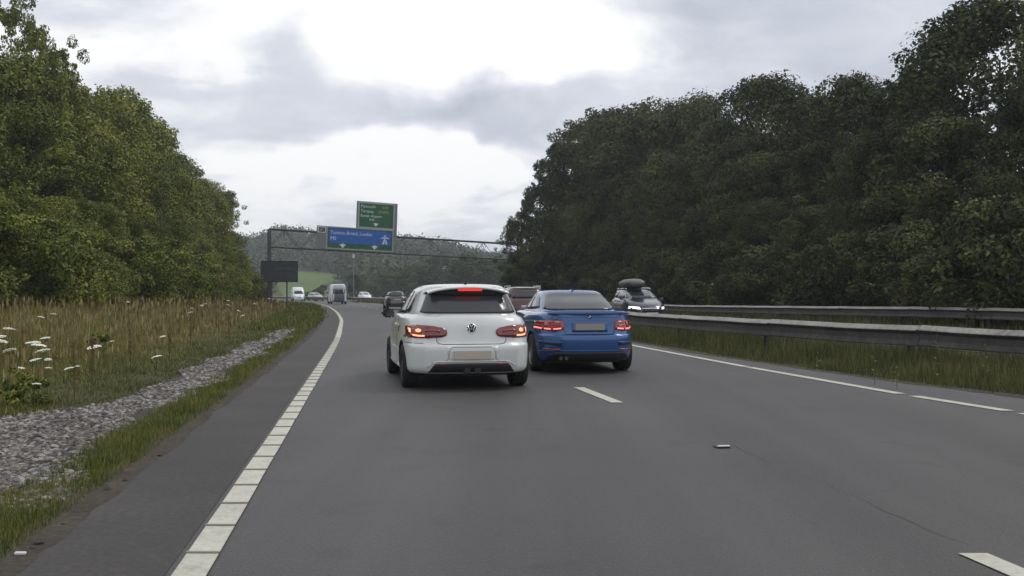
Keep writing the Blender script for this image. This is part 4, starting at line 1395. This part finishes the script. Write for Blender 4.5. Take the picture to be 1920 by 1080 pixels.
def blue_coupe():
    global Lf
    Lf = 4.43
    r_ = empty('blue_coupe', (1.31, 16.45, 0), R(8.2), 'metallic blue coupe with lit red tail lights beside the white car', 'car')
    lv = [(.215, .20, .77, .18, 4.28, 4.6, 3.2), (.22, .20, .83, .10, 4.32, 4.8, 3.2), (.30, .27, .872, .04, 4.38, 4.8, 3.0), (.42, .40, .885, .012, 4.43, 4.8, 2.9), (.56, .50, .888, .0, 4.43, 4.8, 2.8),
          (.64, .57, .888, .01, 4.42, 4.8, 2.7), (.665, .60, .887, .045, 4.40, 4.8, 2.7), (.78, .66, .884, .065, 4.34, 4.6, 2.7), (.90, .71, .872, .065, 4.25, 4.4, 2.7), (.985, .75, .845, .07, 4.1, 4.2, 2.8),
          (1.02, .80, .80, .055, 3.85, 4.0, 3.0), (1.032, .84, .765, .10, 3.50, 3.8, 3.4), (1.036, .90, .735, .42, 3.25, 3.6, 3.8), (1.06, 1.0, .715, .62, 3.08, 4.0, 4.2), (1.18, 1.16, .655, .90, 2.80, 4.4, 4.6), (1.30, 1.30, .595, 1.26, 2.46, 4.4, 4.6),
          (1.365, 1.365, .545, 1.50, 2.24, 4.0, 4.2), (1.395, 1.395, .48, 1.64, 2.10, 3.6, 3.6), (1.41, 1.41, .34, 1.74, 2.0, 3.2, 3.2), (1.418, 1.418, .12, 1.8, 1.92, 2.5, 2.5), (1.419, 1.419, .04, 1.84, 1.88, 2, 2)]
    # roof needs length, so widen the top rows
    for i_, (a, b) in enumerate(((1.28, 2.40), (1.36, 2.30), (1.50, 2.15), (1.66, 2.0), (1.75, 1.9))):
        row = list(lv[16 + i_]); row[3], row[4] = a + .12, b; lv[16 + i_] = tuple(row)
    body, bv = car_body(lv, 3.0, (.88, 3.57), .325, .888, M_BLUE, parent=r_)
    patch(bv, [(-.63, 1.085), (-.5, 1.062), (.5, 1.062), (.63, 1.085), (.515, 1.325), (.44, 1.355), (-.44, 1.355), (-.515, 1.325)], 'rear', .014, M_GLASSR, 'rear_window', r_, .03)
    # boot lid lip
    v_ = []; f_ = []; nn = 17
    for i in range(nn):
        t = -1 + 2 * i / (nn - 1); x = t * .70
        yb = .045 + .12 * abs(t) ** 3; s_ = .028 * (1 - t ** 6)
        for (yy, zz) in ((yb + .16, 1.026), (yb + .02, 1.03 + s_), (yb, 1.025 + s_), (yb + .012, 1.0)): v_.append((x, yy, zz))
    for i in range(nn - 1):
        for k_ in range(3): f_.append((i * 4 + k_, i * 4 + k_ + 1, (i + 1) * 4 + k_ + 1, (i + 1) * 4 + k_))
    mesh_obj('boot_spoiler', v_, f_, M_BLUE, r_, True)
    for sx in (-1, 1):
        p = [(.43, .74), (.60, .715), (.83, .735), (.882, .77), (.88, .855), (.83, .885), (.60, .895), (.47, .90), (.44, .86)]
        if sx < 0: p = mirrorx(p)
        tl = patch(bv, p, 'rear', .012, M_LRED2, 'tail_light', r_, .05)
        patch(bv, [(.24, .76), (.30, .775), (.34, .82), (.29, .86), (.24, .865)], 'left' if sx < 0 else 'right', .012, M_LRED2, 'lamp_side', tl, .05)
        for a, b in (((.48, .762), (.60, .752)), ((.64, .752), (.73, .757)), ((.76, .76), (.84, .775))):
            c = [(a[0] * sx, a[1]), (b[0] * sx, b[1])]
            patch(bv, ribbon(c, .022), 'rear', .017, M_LITR, 'lit_strip', tl, .03, .004)
        patch(bv, ribbon([(.50 * sx, .868), (.58 * sx, .866)], .016), 'rear', .0165, M_CHROME, 'reversing_lens', tl, .03, .004)
        patch(bv, ribbon([(.48 * sx, .81), (.83 * sx, .82)], .012), 'rear', .0165, M_LRED, 'lens_band', tl, .03, .004)
    l_ = [(-.86, .93), (-.6, .945), (0, .95), (.6, .945), (.86, .93)]
    patch(bv, ribbon(l_, .012), 'rear', .003, M_BLUE, 'boot_crease', r_, .06, .004)
    patch(bv, ribbon([(-.42, .73), (-.42, .69), (-.40, .665), (.40, .665), (.42, .69), (.42, .73)], .010), 'rear', .003, M_SEAM, 'boot_gap', r_, .05, .004)
    patch(bv, rrect(-.31, .31, .70, .875, .03), 'rear', .003, M_BLUE, 'plate_recess', r_, .05, .004)
    MB().box((.0, .035, .79), (.50, .014, .11)).build('number_plate', M_PLATEB, r_)
    bd = patch(bv, ell(0, .955, .038, .038, 20), 'rear', .006, M_BLACK, 'badge', r_, .03, .004)
    for a0 in (0, 90, 180, 270):
        q_ = [(0, .955)] + [(.027 * math.cos(R(a0 + t)), .955 + .027 * math.sin(R(a0 + t))) for t in range(0, 91, 18)]
        patch(bv, q_, 'rear', .009, M_CHROME if a0 in (0, 180) else M_BLUE, 'badge_quarter', bd, .03, .004)
    # bumper creases, reflectors and dark valance
    for sx in (-1, 1):
        patch(bv, ribbon([(.80 * sx, .52), (.60 * sx, .50), (.48 * sx, .50)], .030), 'rear', .010, M_SEAM, 'bumper_vent', r_, .05, .004)
        patch(bv, ribbon([(.82 * sx, .545), (.60 * sx, .53), (.46 * sx, .53)], .014), 'rear', .012, M_BLUE, 'bumper_crease', r_, .05)
        patch(bv, rrect(min(.5 * sx, .76 * sx), max(.5 * sx, .76 * sx), .40, .425, .008), 'rear', .014, M_LRED2, 'reflector', r_)
    patch(bv, [(-.74, .19), (-.66, .335), (-.55, .365), (.55, .365), (.66, .335), (.74, .19)], 'rear', .014, M_BLACK, 'diffuser', r_, .03)
    patch(bv, ribbon([(-.80, .375), (-.5, .395), (.5, .395), (.80, .375)], .014), 'rear', .010, M_BLUE, 'bumper_lip', r_, .05)
    for xx in (-.50, -.41): MB().tube((xx, -.0, .27), (xx, .2, .27), .034, 14).build('exhaust_pipe', M_RIMD, r_)
    for side in ('left', 'right'):
        patch(bv, [(1.12, 1.10), (1.35, 1.075), (1.92, 1.055), (1.90, 1.345), (1.70, 1.335), (1.45, 1.27)], side, .005, M_GLASS, 'side_window', r_)
        patch(bv, [(1.98, 1.055), (3.0, 1.04), (2.72, 1.22), (2.45, 1.335), (1.97, 1.35)], side, .005, M_GLASS, 'side_window', r_)
        patch(bv, ribbon([(1.72, 1.02), (1.74, .9), (1.70, .40), (1.8, .29), (2.8, .28), (3.05, .42), (3.1, .9)], .009), side, .002, M_SEAM, 'door_gap', r_, .05, .004)
        patch(bv, rrect(1.85, 2.05, .86, .90, .012), side, .028, M_BLUE, 'door_handle', r_, .05, .02)
        patch(bv, ribbon([(.35, .885), (1.2, .87), (2.4, .84), (3.4, .80)], .010), side, .006, M_BLUE, 'shoulder_crease', r_, .08, .006)
    patch(bv, [(-.60, 1.06), (.60, 1.06), (.48, 1.32), (-.48, 1.32)], 'front', .005, M_GLASS, 'windscreen', r_)
    for sx in (-1, 1):
        p = [(.45, .60), (.80, .63), (.80, .70), (.45, .67)]
        patch(bv, p if sx > 0 else mirrorx(p), 'front', .008, M_CHROME, 'headlight', r_)
        p = rrect(.05, .3, .52, .63, .02)
        patch(bv, p if sx > 0 else mirrorx(p), 'front', .008, M_BLACK, 'grille', r_)
        mirror(r_, sx * .83, 2.75, 1.02, M_BLUE, 1.0)
        for yw in (.88, 3.57): wheel(r_, sx * .755, yw, .325, .235, M_RIM, 5)
    # shark fin
    v_ = [(-.025, 1.72, 1.40), (.025, 1.72, 1.40), (.025, 1.50, 1.395), (-.025, 1.50, 1.395), (0, 1.49, 1.475), (0, 1.60, 1.42)]
    mesh_obj('aerial', v_, [(0, 1, 5), (1, 2, 4, 5), (3, 0, 5, 4), (2, 3, 4), (0, 3, 2, 1)], M_BLUE, r_)
    MB().box((0, 2.35, .18), (1.40, 3.5, .05)).build('underbody', M_BLACK, r_)
    return r_


def gen_car(name, loc, rz, paint, label, hh=1.5, hw=.9, ln=4.4, glassr=True, group=None, suv=False, front=False, rails=False, lit=True, cat='car'):
    global Lf
    Lf = ln
    r_ = empty(name, loc, rz, label, cat, group)
    k_ = hh / 1.49; kw = hw / .893; kl = ln / 4.2
    lv = [(.24, .22, .74, .20, 4.05, 4.5, 3.4), (.30, .27, .86, .05, 4.16, 4.8, 3.2), (.45, .42, .888, .0, 4.2, 4.8, 3.0), (.62, .56, .893, .01, 4.19, 4.8, 2.8),
          (.66, .60, .89, .055, 4.17, 4.9, 2.8), (.85, .70, .882, .09, 4.08, 4.7, 2.8), (.985, .77, .855, .13, 3.93, 4.4, 2.8), (1.03, .84, .82, .16, 3.60, 4.2, 3.0),
          (1.06, .90, .77, .20, 3.25, 4.2, 3.8), (1.22, 1.2, .70, .30, 2.85, 4.6, 4.8), (1.38, 1.38, .63, .42, 2.42, 4.8, 4.8), (1.45, 1.45, .56, .42, 2.15, 4.4, 4.2), (1.482, 1.482, .38, .68, 1.85, 3.4, 3.2), (1.49, 1.49, .1, 1.1, 1.5, 3, 3)]
    lv = [(a * k_, b * k_, c * kw, d * kl, e_ * kl, f_, g_) for a, b, c, d, e_, f_, g_ in lv]
    wy = (.80 * kl, 3.36 * kl)
    wr = .33
    body, bv = car_body(lv, 2.9 * kl, wy, wr, hw, paint, sub=2, q=11, parent=r_)

    def P(p): return [(a * kw, b * k_) for a, b in p]

    def Q(p): return [(a * kl, b * k_) for a, b in p]
    patch(bv, P([(-.67, 1.09), (.67, 1.09), (.55, 1.39), (-.55, 1.39)]), 'rear', .006, M_GLASSR, 'rear_window', r_, .12)
    patch(bv, P([(-.68, 1.07), (.68, 1.07), (.53, 1.40), (-.53, 1.40)]), 'front', .006, M_GLASSR, 'windscreen', r_, .12)
    for side in ('left', 'right'):
        patch(bv, Q([(.55, 1.11), (1.4, 1.08), (1.4, 1.37), (.80, 1.35)]), side, .005, M_GLASS, 'side_window', r_, .15)
        patch(bv, Q([(1.48, 1.07), (2.85, 1.06), (2.3, 1.37), (1.48, 1.38)]), side, .005, M_GLASS, 'side_window', r_, .15)
    for sx in (-1, 1):
        p = [(.50, .76), (.87, .76), (.875, .93), (.60, .93)]
        tl = patch(bv, P(p) if sx > 0 else mirrorx(P(p)), 'rear', .01, M_LRED2, 'tail_light', r_, .12)
        p = [(.46, .60), (.80, .64), (.80, .735), (.50, .70)]
        patch(bv, P(p) if sx > 0 else mirrorx(P(p)), 'front', .012, M_HEAD if (front and lit) else M_CHROME, 'headlight', r_, .1)
        mirror(r_, sx * (hw * .93), 2.68 * kl, 1.06 * k_, paint)
        for yw in wy: wheel(r_, sx * (hw - .11), yw, wr, .21, M_RIM, 5)
        if rails:
            mb = MB(); xx = sx * .56 * kw
            mb.tube((xx, .75 * kl, hh + .02), (xx, 2.15 * kl, hh + .02), .018, 6)
            for yy in (.75, 1.4, 2.15): mb.tube((xx, yy * kl, hh - .07), (xx, yy * kl, hh + .02), .016, 6)
            mb.build('roof_rail', M_CHROME, r_)
    patch(bv, P([(-.62, .2), (-.55, .36), (.55, .36), (.62, .2)]), 'rear', .008, M_BLACK, 'diffuser', r_, .15)
    patch(bv, P(rrect(-.26, .26, .74, .85, .01)), 'rear', .008, M_PLATE, 'number_plate', r_, .12)
    if front:
        patch(bv, P([(-.40, .48), (.40, .48), (.43, .62), (-.43, .62)]), 'front', .008, M_BLACK, 'grille', r_, .1)
        patch(bv, P(ribbon([(-.42, .635), (-.1, .64), (0, .655), (.1, .64), (.42, .635)], .045)), 'front', .016, M_CHROME, 'grille_bar', r_, .1)
        patch(bv, P(rrect(-.6, .6, .27, .38, .02)), 'front', .008, M_BLACK, 'lower_intake', r_, .1)
        patch(bv, P(rrect(-.26, .26, .40, .47, .01)), 'front', .02, M_SILV, 'number_plate', r_, .1)
    MB().box((0, ln / 2, .24), (1.4, ln * .85, .05)).build('underbody', M_BLACK, r_)
    return r_


white_hatch()
blue_coupe()
Lf = 4.4
gen_car('dark_red_car', (.62, 36.0, 0), R(9), M_DRED, 'dark red car with roof rails half hidden behind the blue coupe', 1.60, .90, 4.4, rails=True)
gen_car('dark_car', (-9.5, 82, 0), R(13), M_DGREY, 'small dark grey car far ahead in the right lane left of the white hatchback', 1.5, .88, 4.2)
est = gen_car('estate_car', (5.55, 48.6, 0), R(8.5 + 180), M_DNAVY, 'oncoming dark blue estate with headlights on and a box on its roof', 1.56, .92, 4.75, front=True, rails=True)
# roof bars and the roof box (a load: its own thing)
rb = MB()
for yy in (1.35, 2.15): rb.tube((-.62, yy, 1.60), (.62, yy, 1.60), .025, 6)
rb.build('roof_bars', M_CHROME, est)
bx = empty('roof_box', est.location + Matrix.Rotation(est.rotation_euler.z, 3, 'Z') @ Vector((.16, 1.9, 1.62)), est.rotation_euler.z, 'dark grey roof box strapped on top of the oncoming estate', 'roof box')
v_ = []; f_ = []
st = [(-1.0, .34, .06), (-.9, .42, .14), (-.3, .47, .22), (.4, .47, .24), (.85, .42, .18), (1.05, .30, .08)]
for yy, ww, hh_ in st:
    for i in range(12):
        a = 2 * math.pi * i / 12; ca, sa = math.cos(a), math.sin(a)
        v_.append((ww * math.copysign(abs(ca) ** .6, ca), yy, .18 + (hh_ if sa > 0 else .14) * math.copysign(abs(sa) ** .7, sa)))
for k_ in range(len(st) - 1):
    for i in range(12):
        j = (i + 1) % 12; f_.append((k_ * 12 + i, k_ * 12 + j, (k_ + 1) * 12 + j, (k_ + 1) * 12 + i))
f_.append(tuple(range(12))); f_.append(tuple((len(st) - 1) * 12 + i for i in range(12)))
mesh_obj('shell', v_, f_, mat('roof_box_grey', (.10, .105, .10), .45), bx, True)
MB().box((0, 0, .18), (.86, 1.9, .02)).build('seam', M_BLACK, bx)
for yy in (-.5, .5): MB().box((0, yy, .02), (.5, .12, .06)).build('clamp', M_BLACK, bx)

# far oncoming vehicles
gen_car('small_white_car', ((678 - 960) / F * 165, 165, 0), R(205), M_VANW, 'small white oncoming car on the far bend right of the lorry', 1.6, .85, 3.9, front=True, lit=False)
gen_car('silver_car', ((583 - 960) / F * 178, 178, 0), R(215), M_SILV, 'small silver oncoming car at the far left of the bend', 1.5, .88, 4.2, front=True, lit=False)


def van(name, loc, rz, label, W=.98, H=2.5, ln=5.4, paint=M_VANW, rear_grey=True, front=False):
    global Lf
    Lf = ln
    r_ = empty(name, loc, rz, label, 'van')
    lv = [(.30, .25, W * .90, .1, ln - .1, 7, 3.6), (.36, .3, W * .97, .02, ln, 8, 3.6), (.8, .62, W, .0, ln, 8, 3.4), (1.15, .86, W, .0, ln - .12, 8, 3.4), (1.25, .98, W * .99, .01, ln - .5, 8, 4), (1.35, 1.25, W * .97, .02, ln - 1.0, 8, 5),
          (1.9, 1.9, W * .90, .06, ln - 1.4, 7, 6), (H - .2, H - .2, W * .84, .09, ln - 1.8, 6, 6), (H - .05, H - .05, W * .74, .16, ln - 2.0, 6, 5), (H, H, W * .55, .4, ln - 2.3, 5, 4), (H + .01, H + .01, W * .1, 1.5, 2.5, 3, 3)]
    body, bv = car_body(lv, ln - 1.5, (1.0, ln - 1.0), .34, W, paint, sub=2, q=11, parent=r_)
    if rear_grey:
        patch(bv, rrect(-W * .78, W * .78, .55, H - .55, .06), 'rear', .008, M_VANG, 'rear_doors', r_, .2)
        patch(bv, rrect(-W * .70, -.04, 1.30, H - .68, .05), 'rear', .014, M_GLASSR, 'rear_window', r_, .2); patch(bv, rrect(.04, W * .70, 1.30, H - .68, .05), 'rear', .014, M_GLASSR, 'rear_window', r_, .2)
        patch(bv, ribbon([(0, .5), (0, H - .5)], .02), 'rear', .018, M_SEAM, 'door_gap', r_, .2, .004)
    for sx in (-1, 1):
        p = rrect(W * .84, W * .96, .75, 1.15, .02)
        patch(bv, p if sx > 0 else mirrorx(p), 'rear', .01, M_LRED2, 'tail_light', r_, .1)
        p = [(.55, .72), (.85, .75), (.85, .92), (.6, .88)]
        patch(bv, p if sx > 0 else mirrorx(p), 'front', .01, M_CHROME, 'headlight', r_, .1)
        mirror(r_, sx * W * .97, ln - 1.35, 1.45, M_BLACK, 1.3)
        for yw in (1.0, ln - 1.0): wheel(r_, sx * (W - .12), yw, .34, .22, M_RIMD, 5)
    patch(bv, [(-.80, 1.25), (.80, 1.25), (.70, 1.80), (-.70, 1.80)], 'front', .008, M_GLASS, 'windscreen', r_, .2)
    patch(bv, rrect(-.4, .4, .55, .68, .02), 'front', .008, M_BLACK, 'grille', r_, .15)
    patch(bv, rrect(-W * .8, W * .8, .36, .52, .04), 'rear', .03, M_BLACK, 'rear_bumper', r_, .2)
    MB().box((0, ln / 2, .30), (1.5, ln * .85, .08)).build('underbody', M_BLACK, r_)
    return r_


van('panel_van', ((636 - 960) / F * 122, 122, 0), R(16), 'white panel van with grey rear doors far ahead in the left lane')
van('oncoming_van', ((556 - 960) / F * 176, 176, 0), R(197), 'white oncoming van showing above the meadow on the far left', 1.05, 2.45, 5.6, rear_grey=False)
# box lorry beyond the van
Lf = 7
lo = empty('box_lorry', ((637 - 960) / F * 150, 150, 0), R(17), 'grey-green box lorry directly ahead of the white panel van', 'lorry')
bevel(MB().box((0, 2.9, 2.0), (2.4, 5.8, 2.15)).build('cargo_box', M_BOXG, lo), .06)
MB().box((0, -.02, 2.0), (2.1, .04, 1.9)).build('rear_door', M_VANG, lo)
bevel(MB().box((0, 6.7, 1.55), (2.1, 1.6, 1.9)).build('cab', M_VANW, lo), .15)
MB().box((0, 3.8, .78), (.9, 7.0, .25)).build('chassis', M_BLACK, lo)
MB().box((0, .0, .55), (2.2, .1, .14)).build('rear_bumper', M_BLACK, lo)
for sx in (-1, 1):
    MB().box((sx * .95, -.06, .72), (.3, .05, .12)).build('tail_light', M_LRED2, lo)
    for yw in (1.5, 6.3): wheel(lo, sx * 1.0, yw, .45, .28, M_RIMD, 6)

# ------------------------------------------------------------------ white umbels in the meadow
M_UMB = mat('umbel_white', (.72, .72, .62), .8)
M_STEM = mat('umbel_stem', (.07, .09, .03), .9)
M_STEMD = mat('dock_stem', (.085, .035, .018), .9)


def umbel_meshes(seed):
    r2 = random.Random(seed); mb = MB(); st_ = MB()
    for i in range(26):
        a = i * 2.4; rr_ = .052 * math.sqrt(i / 26); x, y = rr_ * math.cos(a), rr_ * math.sin(a)
        zc_ = .010 * (1 - (rr_ / .052) ** 2) + r2.uniform(-.003, .003)
        b = len(mb.v); n_ = 6; s_ = r2.uniform(.008, .012)
        mb.v.append(Vector((x, y, zc_ + .004)))
        for k_ in range(n_): t = 6.283 * k_ / n_; mb.v.append(Vector((x + s_ * math.cos(t), y + s_ * math.sin(t), zc_ - .002)))
        for k_ in range(n_): mb.f.append([b, b + 1 + k_, b + 1 + (k_ + 1) % n_])
    for i in range(8):
        a = i * .785; st_.tube((0, 0, -.05), (.035 * math.cos(a), .035 * math.sin(a), -.003), .0012, 4, cap=False)
    st_.tube((0, 0, -.8), (.01, 0, -.4), .004, 5, .003, cap=False); st_.tube((.01, 0, -.4), (0, 0, -.05), .003, 5, .0025, cap=False)
    a = bpy.data.meshes.new('flower_head'); a.from_pydata([tuple(q) for q in mb.v], [], mb.f); a.materials.append(M_UMB)
    b = bpy.data.meshes.new('stem'); b.from_pydata([tuple(q) for q in st_.v], [], st_.f); b.materials.append(M_STEM)
    return a, b


UM = [umbel_meshes(i) for i in range(3)]


def place_on_ray(px_, py_, above, zmin=7.0):
    best = None
    for z_ in np.concatenate([np.arange(zmin, 40, .1), np.arange(40, 100, .5)]):
        x_ = (px_ - 960) / F * z_
        p = 550 + F * (CAMH - (ghf(x_, z_) + above)) / z_
        d_ = abs(p - py_)
        if best is None or d_ < best[0] - .3: best = (d_, x_, z_)
    return best[1], best[2]


fl = [(17, 617, 1.3), (1, 631, 1.1), (3, 640, 1.1), (18, 657, 1.1), (62, 643, 1.4), (73, 648, 1.3), (81, 658, 1.3), (85, 634, 1), (100, 589, .9), (77, 595, 1), (66, 675, 1), (90, 674, .6), (90, 690, .6), (69, 720, .8), (176, 651, 1.3), (167, 709, .8),
      (129, 691, .9), (144, 687, .6), (294, 669, 1.2), (300, 675, 1.0), (305, 631, .7), (145, 745, .8), (384, 570, 1), (378, 573, .8), (428, 564, 1), (428, 572, .8), (305, 553, 1), (478, 570, .9), (357, 586, .9), (447, 583, .8), (240, 566, .7), (360, 578, .7),
      (455, 592, .8), (110, 745, .5), (210, 640, .5), (40, 690, .6), (505, 560, .9), (520, 566, .8), (245, 705, .6)]
def ray_plant(px_, py_, want, lo, hi):
    best = None
    for z_ in np.concatenate([np.arange(8.5, 40, .2), np.arange(40, 100, .5)]):
        x_ = (px_ - 960) / F * z_; U_ = x_ + .1432 * z_ + float(dcurve(z_))
        if U_ > np.interp(z_, [q_[0] for q_ in U_GL], [q_[1] for q_ in U_GL]) - .45 or U_ < -13: continue
        h_ = CAMH - (py_ - 550) * z_ / F - ghf(x_, z_)
        if h_ < lo or h_ > hi: continue
        if best is None or abs(h_ - want) < best[0]: best = (abs(h_ - want), x_, z_, h_)
    return best[1:] if best else None


for i, (a, b, s_) in enumerate(fl):
    g_ = ray_plant(a, b, .72, .25, 1.2)
    if not g_: continue
    x_, z_, hgt = g_
    r_ = empty('wild_carrot_flower', (x_, z_, ghf(x_, z_)), random.uniform(0, 6.28), 'flat white umbel flower standing in the dry meadow left of the road', 'flower', 'white umbel flowers in the meadow')
    sc = s_ * (1.0 + z_ / 45)
    if (a, b) == (176, 651): r_['label'] = 'single white umbel flower on a thick dark stem near the gravel'; del r_['group']
    h_, t_ = UM[i % 3]
    for nm, me in (('flower_head', h_), ('stem', t_)):
        o = link_mesh(nm, me, r_); o.location = (0, 0, hgt); o.scale = (sc, sc, 1.0 if nm == 'stem' else sc)
        o.rotation_euler = (random.uniform(-.3, .1), random.uniform(-.2, .3), 0) if nm == 'flower_head' else (0, 0, 0)
# brown dock stems
for i, (a, b) in enumerate(((170, 662), (363, 590), (357, 597), (318, 640), (430, 610), (140, 700), (245, 620))):
    g_ = ray_plant(a, b, .72, .3, 1.3)
    if not g_: continue
    x_, z_, _h = g_
    r_ = empty('dock_plant', (x_, z_, ghf(x_, z_)), random.uniform(0, 6.28), 'dark rusty upright dock stem in the meadow', 'plant', 'rusty dock stems in the meadow')
    mb = MB().tube((0, 0, 0), (.03, 0, .72), .006, 5, .003, cap=False); mb.build('stem', M_STEMD, r_)
    mb = MB()
    for k_ in range(60):
        zz = random.uniform(.28, .76); aa = random.uniform(0, 6.28); rr_ = .035 * (1.1 - zz)
        mb.box((rr_ * math.cos(aa) + .03 * zz, rr_ * math.sin(aa), zz), (.014, .014, .022))
    mb.build('seed_spike', M_SEED, r_)['kind'] = 'stuff'

for i, (a, b, s_) in enumerate(((300, 668, .55), (180, 615, .5), (425, 612, .45), (60, 700, .4), (260, 705, .35), (130, 770, .3), (20, 735, .45), (500, 588, .5), (350, 640, .4))):
    z_ = 11.5 + i * .1 if b > 690 else (13.5 + (700 - b) * .09)
    x_ = (a - 960) / F * z_
    U_ = x_ + .1432 * z_
    if U_ > -3.75: continue
    r_ = empty('meadow_weed', (x_, z_, ghf(x_, z_)), random.uniform(0, 6), 'dark green leafy weed clump among the dry meadow grass', 'plant', 'leafy weed clumps in the meadow')
    c = link_mesh('foliage', BU_W[i % 2], r_); c.scale = (s_ * 1.1, s_ * 1.1, s_)
# leafy weeds in the central reserve
M_WEED = mat('weed_leaf', (.10, .13, .035), .8)
for i, (a, z_, hh_) in enumerate(((1640, 14.6, .62), (1682, 14.0, .35), (1535, 17.5, .45), (1755, 15.0, .8), (1850, 14.6, .6))):
    x_ = (a - 960) / F * z_
    r_ = empty('weed', (x_, z_, ghf(x_, z_)), random.uniform(0, 6), 'thin yellow-green leafy weed standing in the central reserve grass', 'plant', 'leafy weeds below the near barrier')
    MB().tube((0, 0, 0), (.02, 0, hh_), .004, 5, .002, cap=False).build('stem', M_STEM, r_)
    for k_ in range(9):
        zz = hh_ * (.15 + .85 * k_ / 8); aa = k_ * 2.4; s_ = .06 * (1.2 - .6 * k_ / 8)
        c = Vector((math.cos(aa), math.sin(aa), .4)) * s_; n_ = Vector((-math.sin(aa), math.cos(aa), 0)) * s_ * .35; b0 = Vector((.02 * k_ / 8, 0, zz))
        mesh_obj('leaf', [b0, b0 + c * .5 + n_, b0 + c, b0 + c * .5 - n_, b0 + c * .5 + Vector((0, 0, .008))], [(0, 1, 4), (1, 2, 4), (2, 3, 4), (3, 0, 4)], M_WEED, r_)

# litter on the hard strip edge
x_, z_ = (38 - 960) / F * 5.08, 5.08
lt = MB().box((0, 0, .012), (.055, .03, .012)).build('litter_scrap', mat('litter', (.5, .5, .52), .6)); lt.location = (x_, z_, .0); lt.rotation_euler = (.1, .05, .2); bevel(lt, .003)
tag(lt, 'small pale scrap of litter at the bottom left road edge', 'litter')
for i, (a, b, s_) in enumerate(((72, 1022, .03), (62, 1030, .022), (236, 903, .025), (203, 920, .03), (300, 856, .026), (247, 866, .024), (120, 985, .02))):
    z_ = CAMH * F / (b - 550); x_ = (a - 960) / F * z_
    vv = IV * (1 + rng.uniform(-.25, .25, (12, 3))) * np.array([1, .8, .5]) * s_
    o = mesh_obj('stone', vv, IF.tolist(), M_STONE); o.location = (x_, z_, s_ * .35)
    tag(o, 'loose stone lying on the soil at the left road edge', 'stone', 'loose stones on the road edge')

# ------------------------------------------------------------------ air
hz = MB().box((0, 900, 44), (3200, 2040, 92)).build('haze', None)
mh = bpy.data.materials.new('haze'); mh.use_nodes = True; t = mh.node_tree; t.nodes.clear()
o_ = t.nodes.new('ShaderNodeOutputMaterial'); pv = t.nodes.new('ShaderNodeVolumePrincipled')
pv.inputs['Color'].default_value = (.86, .91, 1.0, 1); pv.inputs['Density'].default_value = .00042; pv.inputs['Anisotropy'].default_value = .2
t.links.new(pv.outputs[0], o_.inputs['Volume'])
hz.data.materials.append(mh)
tag(hz, 'thin pale haze filling the valley air', 'haze', kind='stuff')

# every copy says which one it is
WHICH = {'leafy weed clumps in the meadow': 'dark green leafy weed clump in the dry meadow, %s from the left', 'pale trees below the gantry': 'pale green tree before the hill below the gantry, %s from the left',
         'trees beyond the far bend': 'olive green tree on the far bend before the hill, %s from the left', 'leafy weeds below the near barrier': 'thin yellow-green weed below the near barrier, %s from the left',
         'scrub along the far bend': 'low scrubby bush along the far side of the bend, %s from the left', 'white umbel flowers in the meadow': 'flat white umbel flower in the dry meadow, %s from the left',
         'bushes at the field edge': 'dark bush at the edge of the distant green field, %s from the left', 'rusty dock stems in the meadow': 'dark rusty upright dock stem in the meadow, %s from the left',
         'loose stones on the road edge': 'loose stone on the soil at the left road edge, %s from the left', 'reflecting studs on the lane line': 'small white reflecting stud on the lane line, %s nearest the camera'}
for g_, tx in WHICH.items():
    lst = [o for o in S.objects if o.get('group') == g_ and o.parent is None]
    lst.sort(key=(lambda o: o.location.y) if 'studs' in g_ else (lambda o: o.location.x / o.location.y))
    for i_, o in enumerate(lst): o['label'] = tx % nth(i_ + 1)
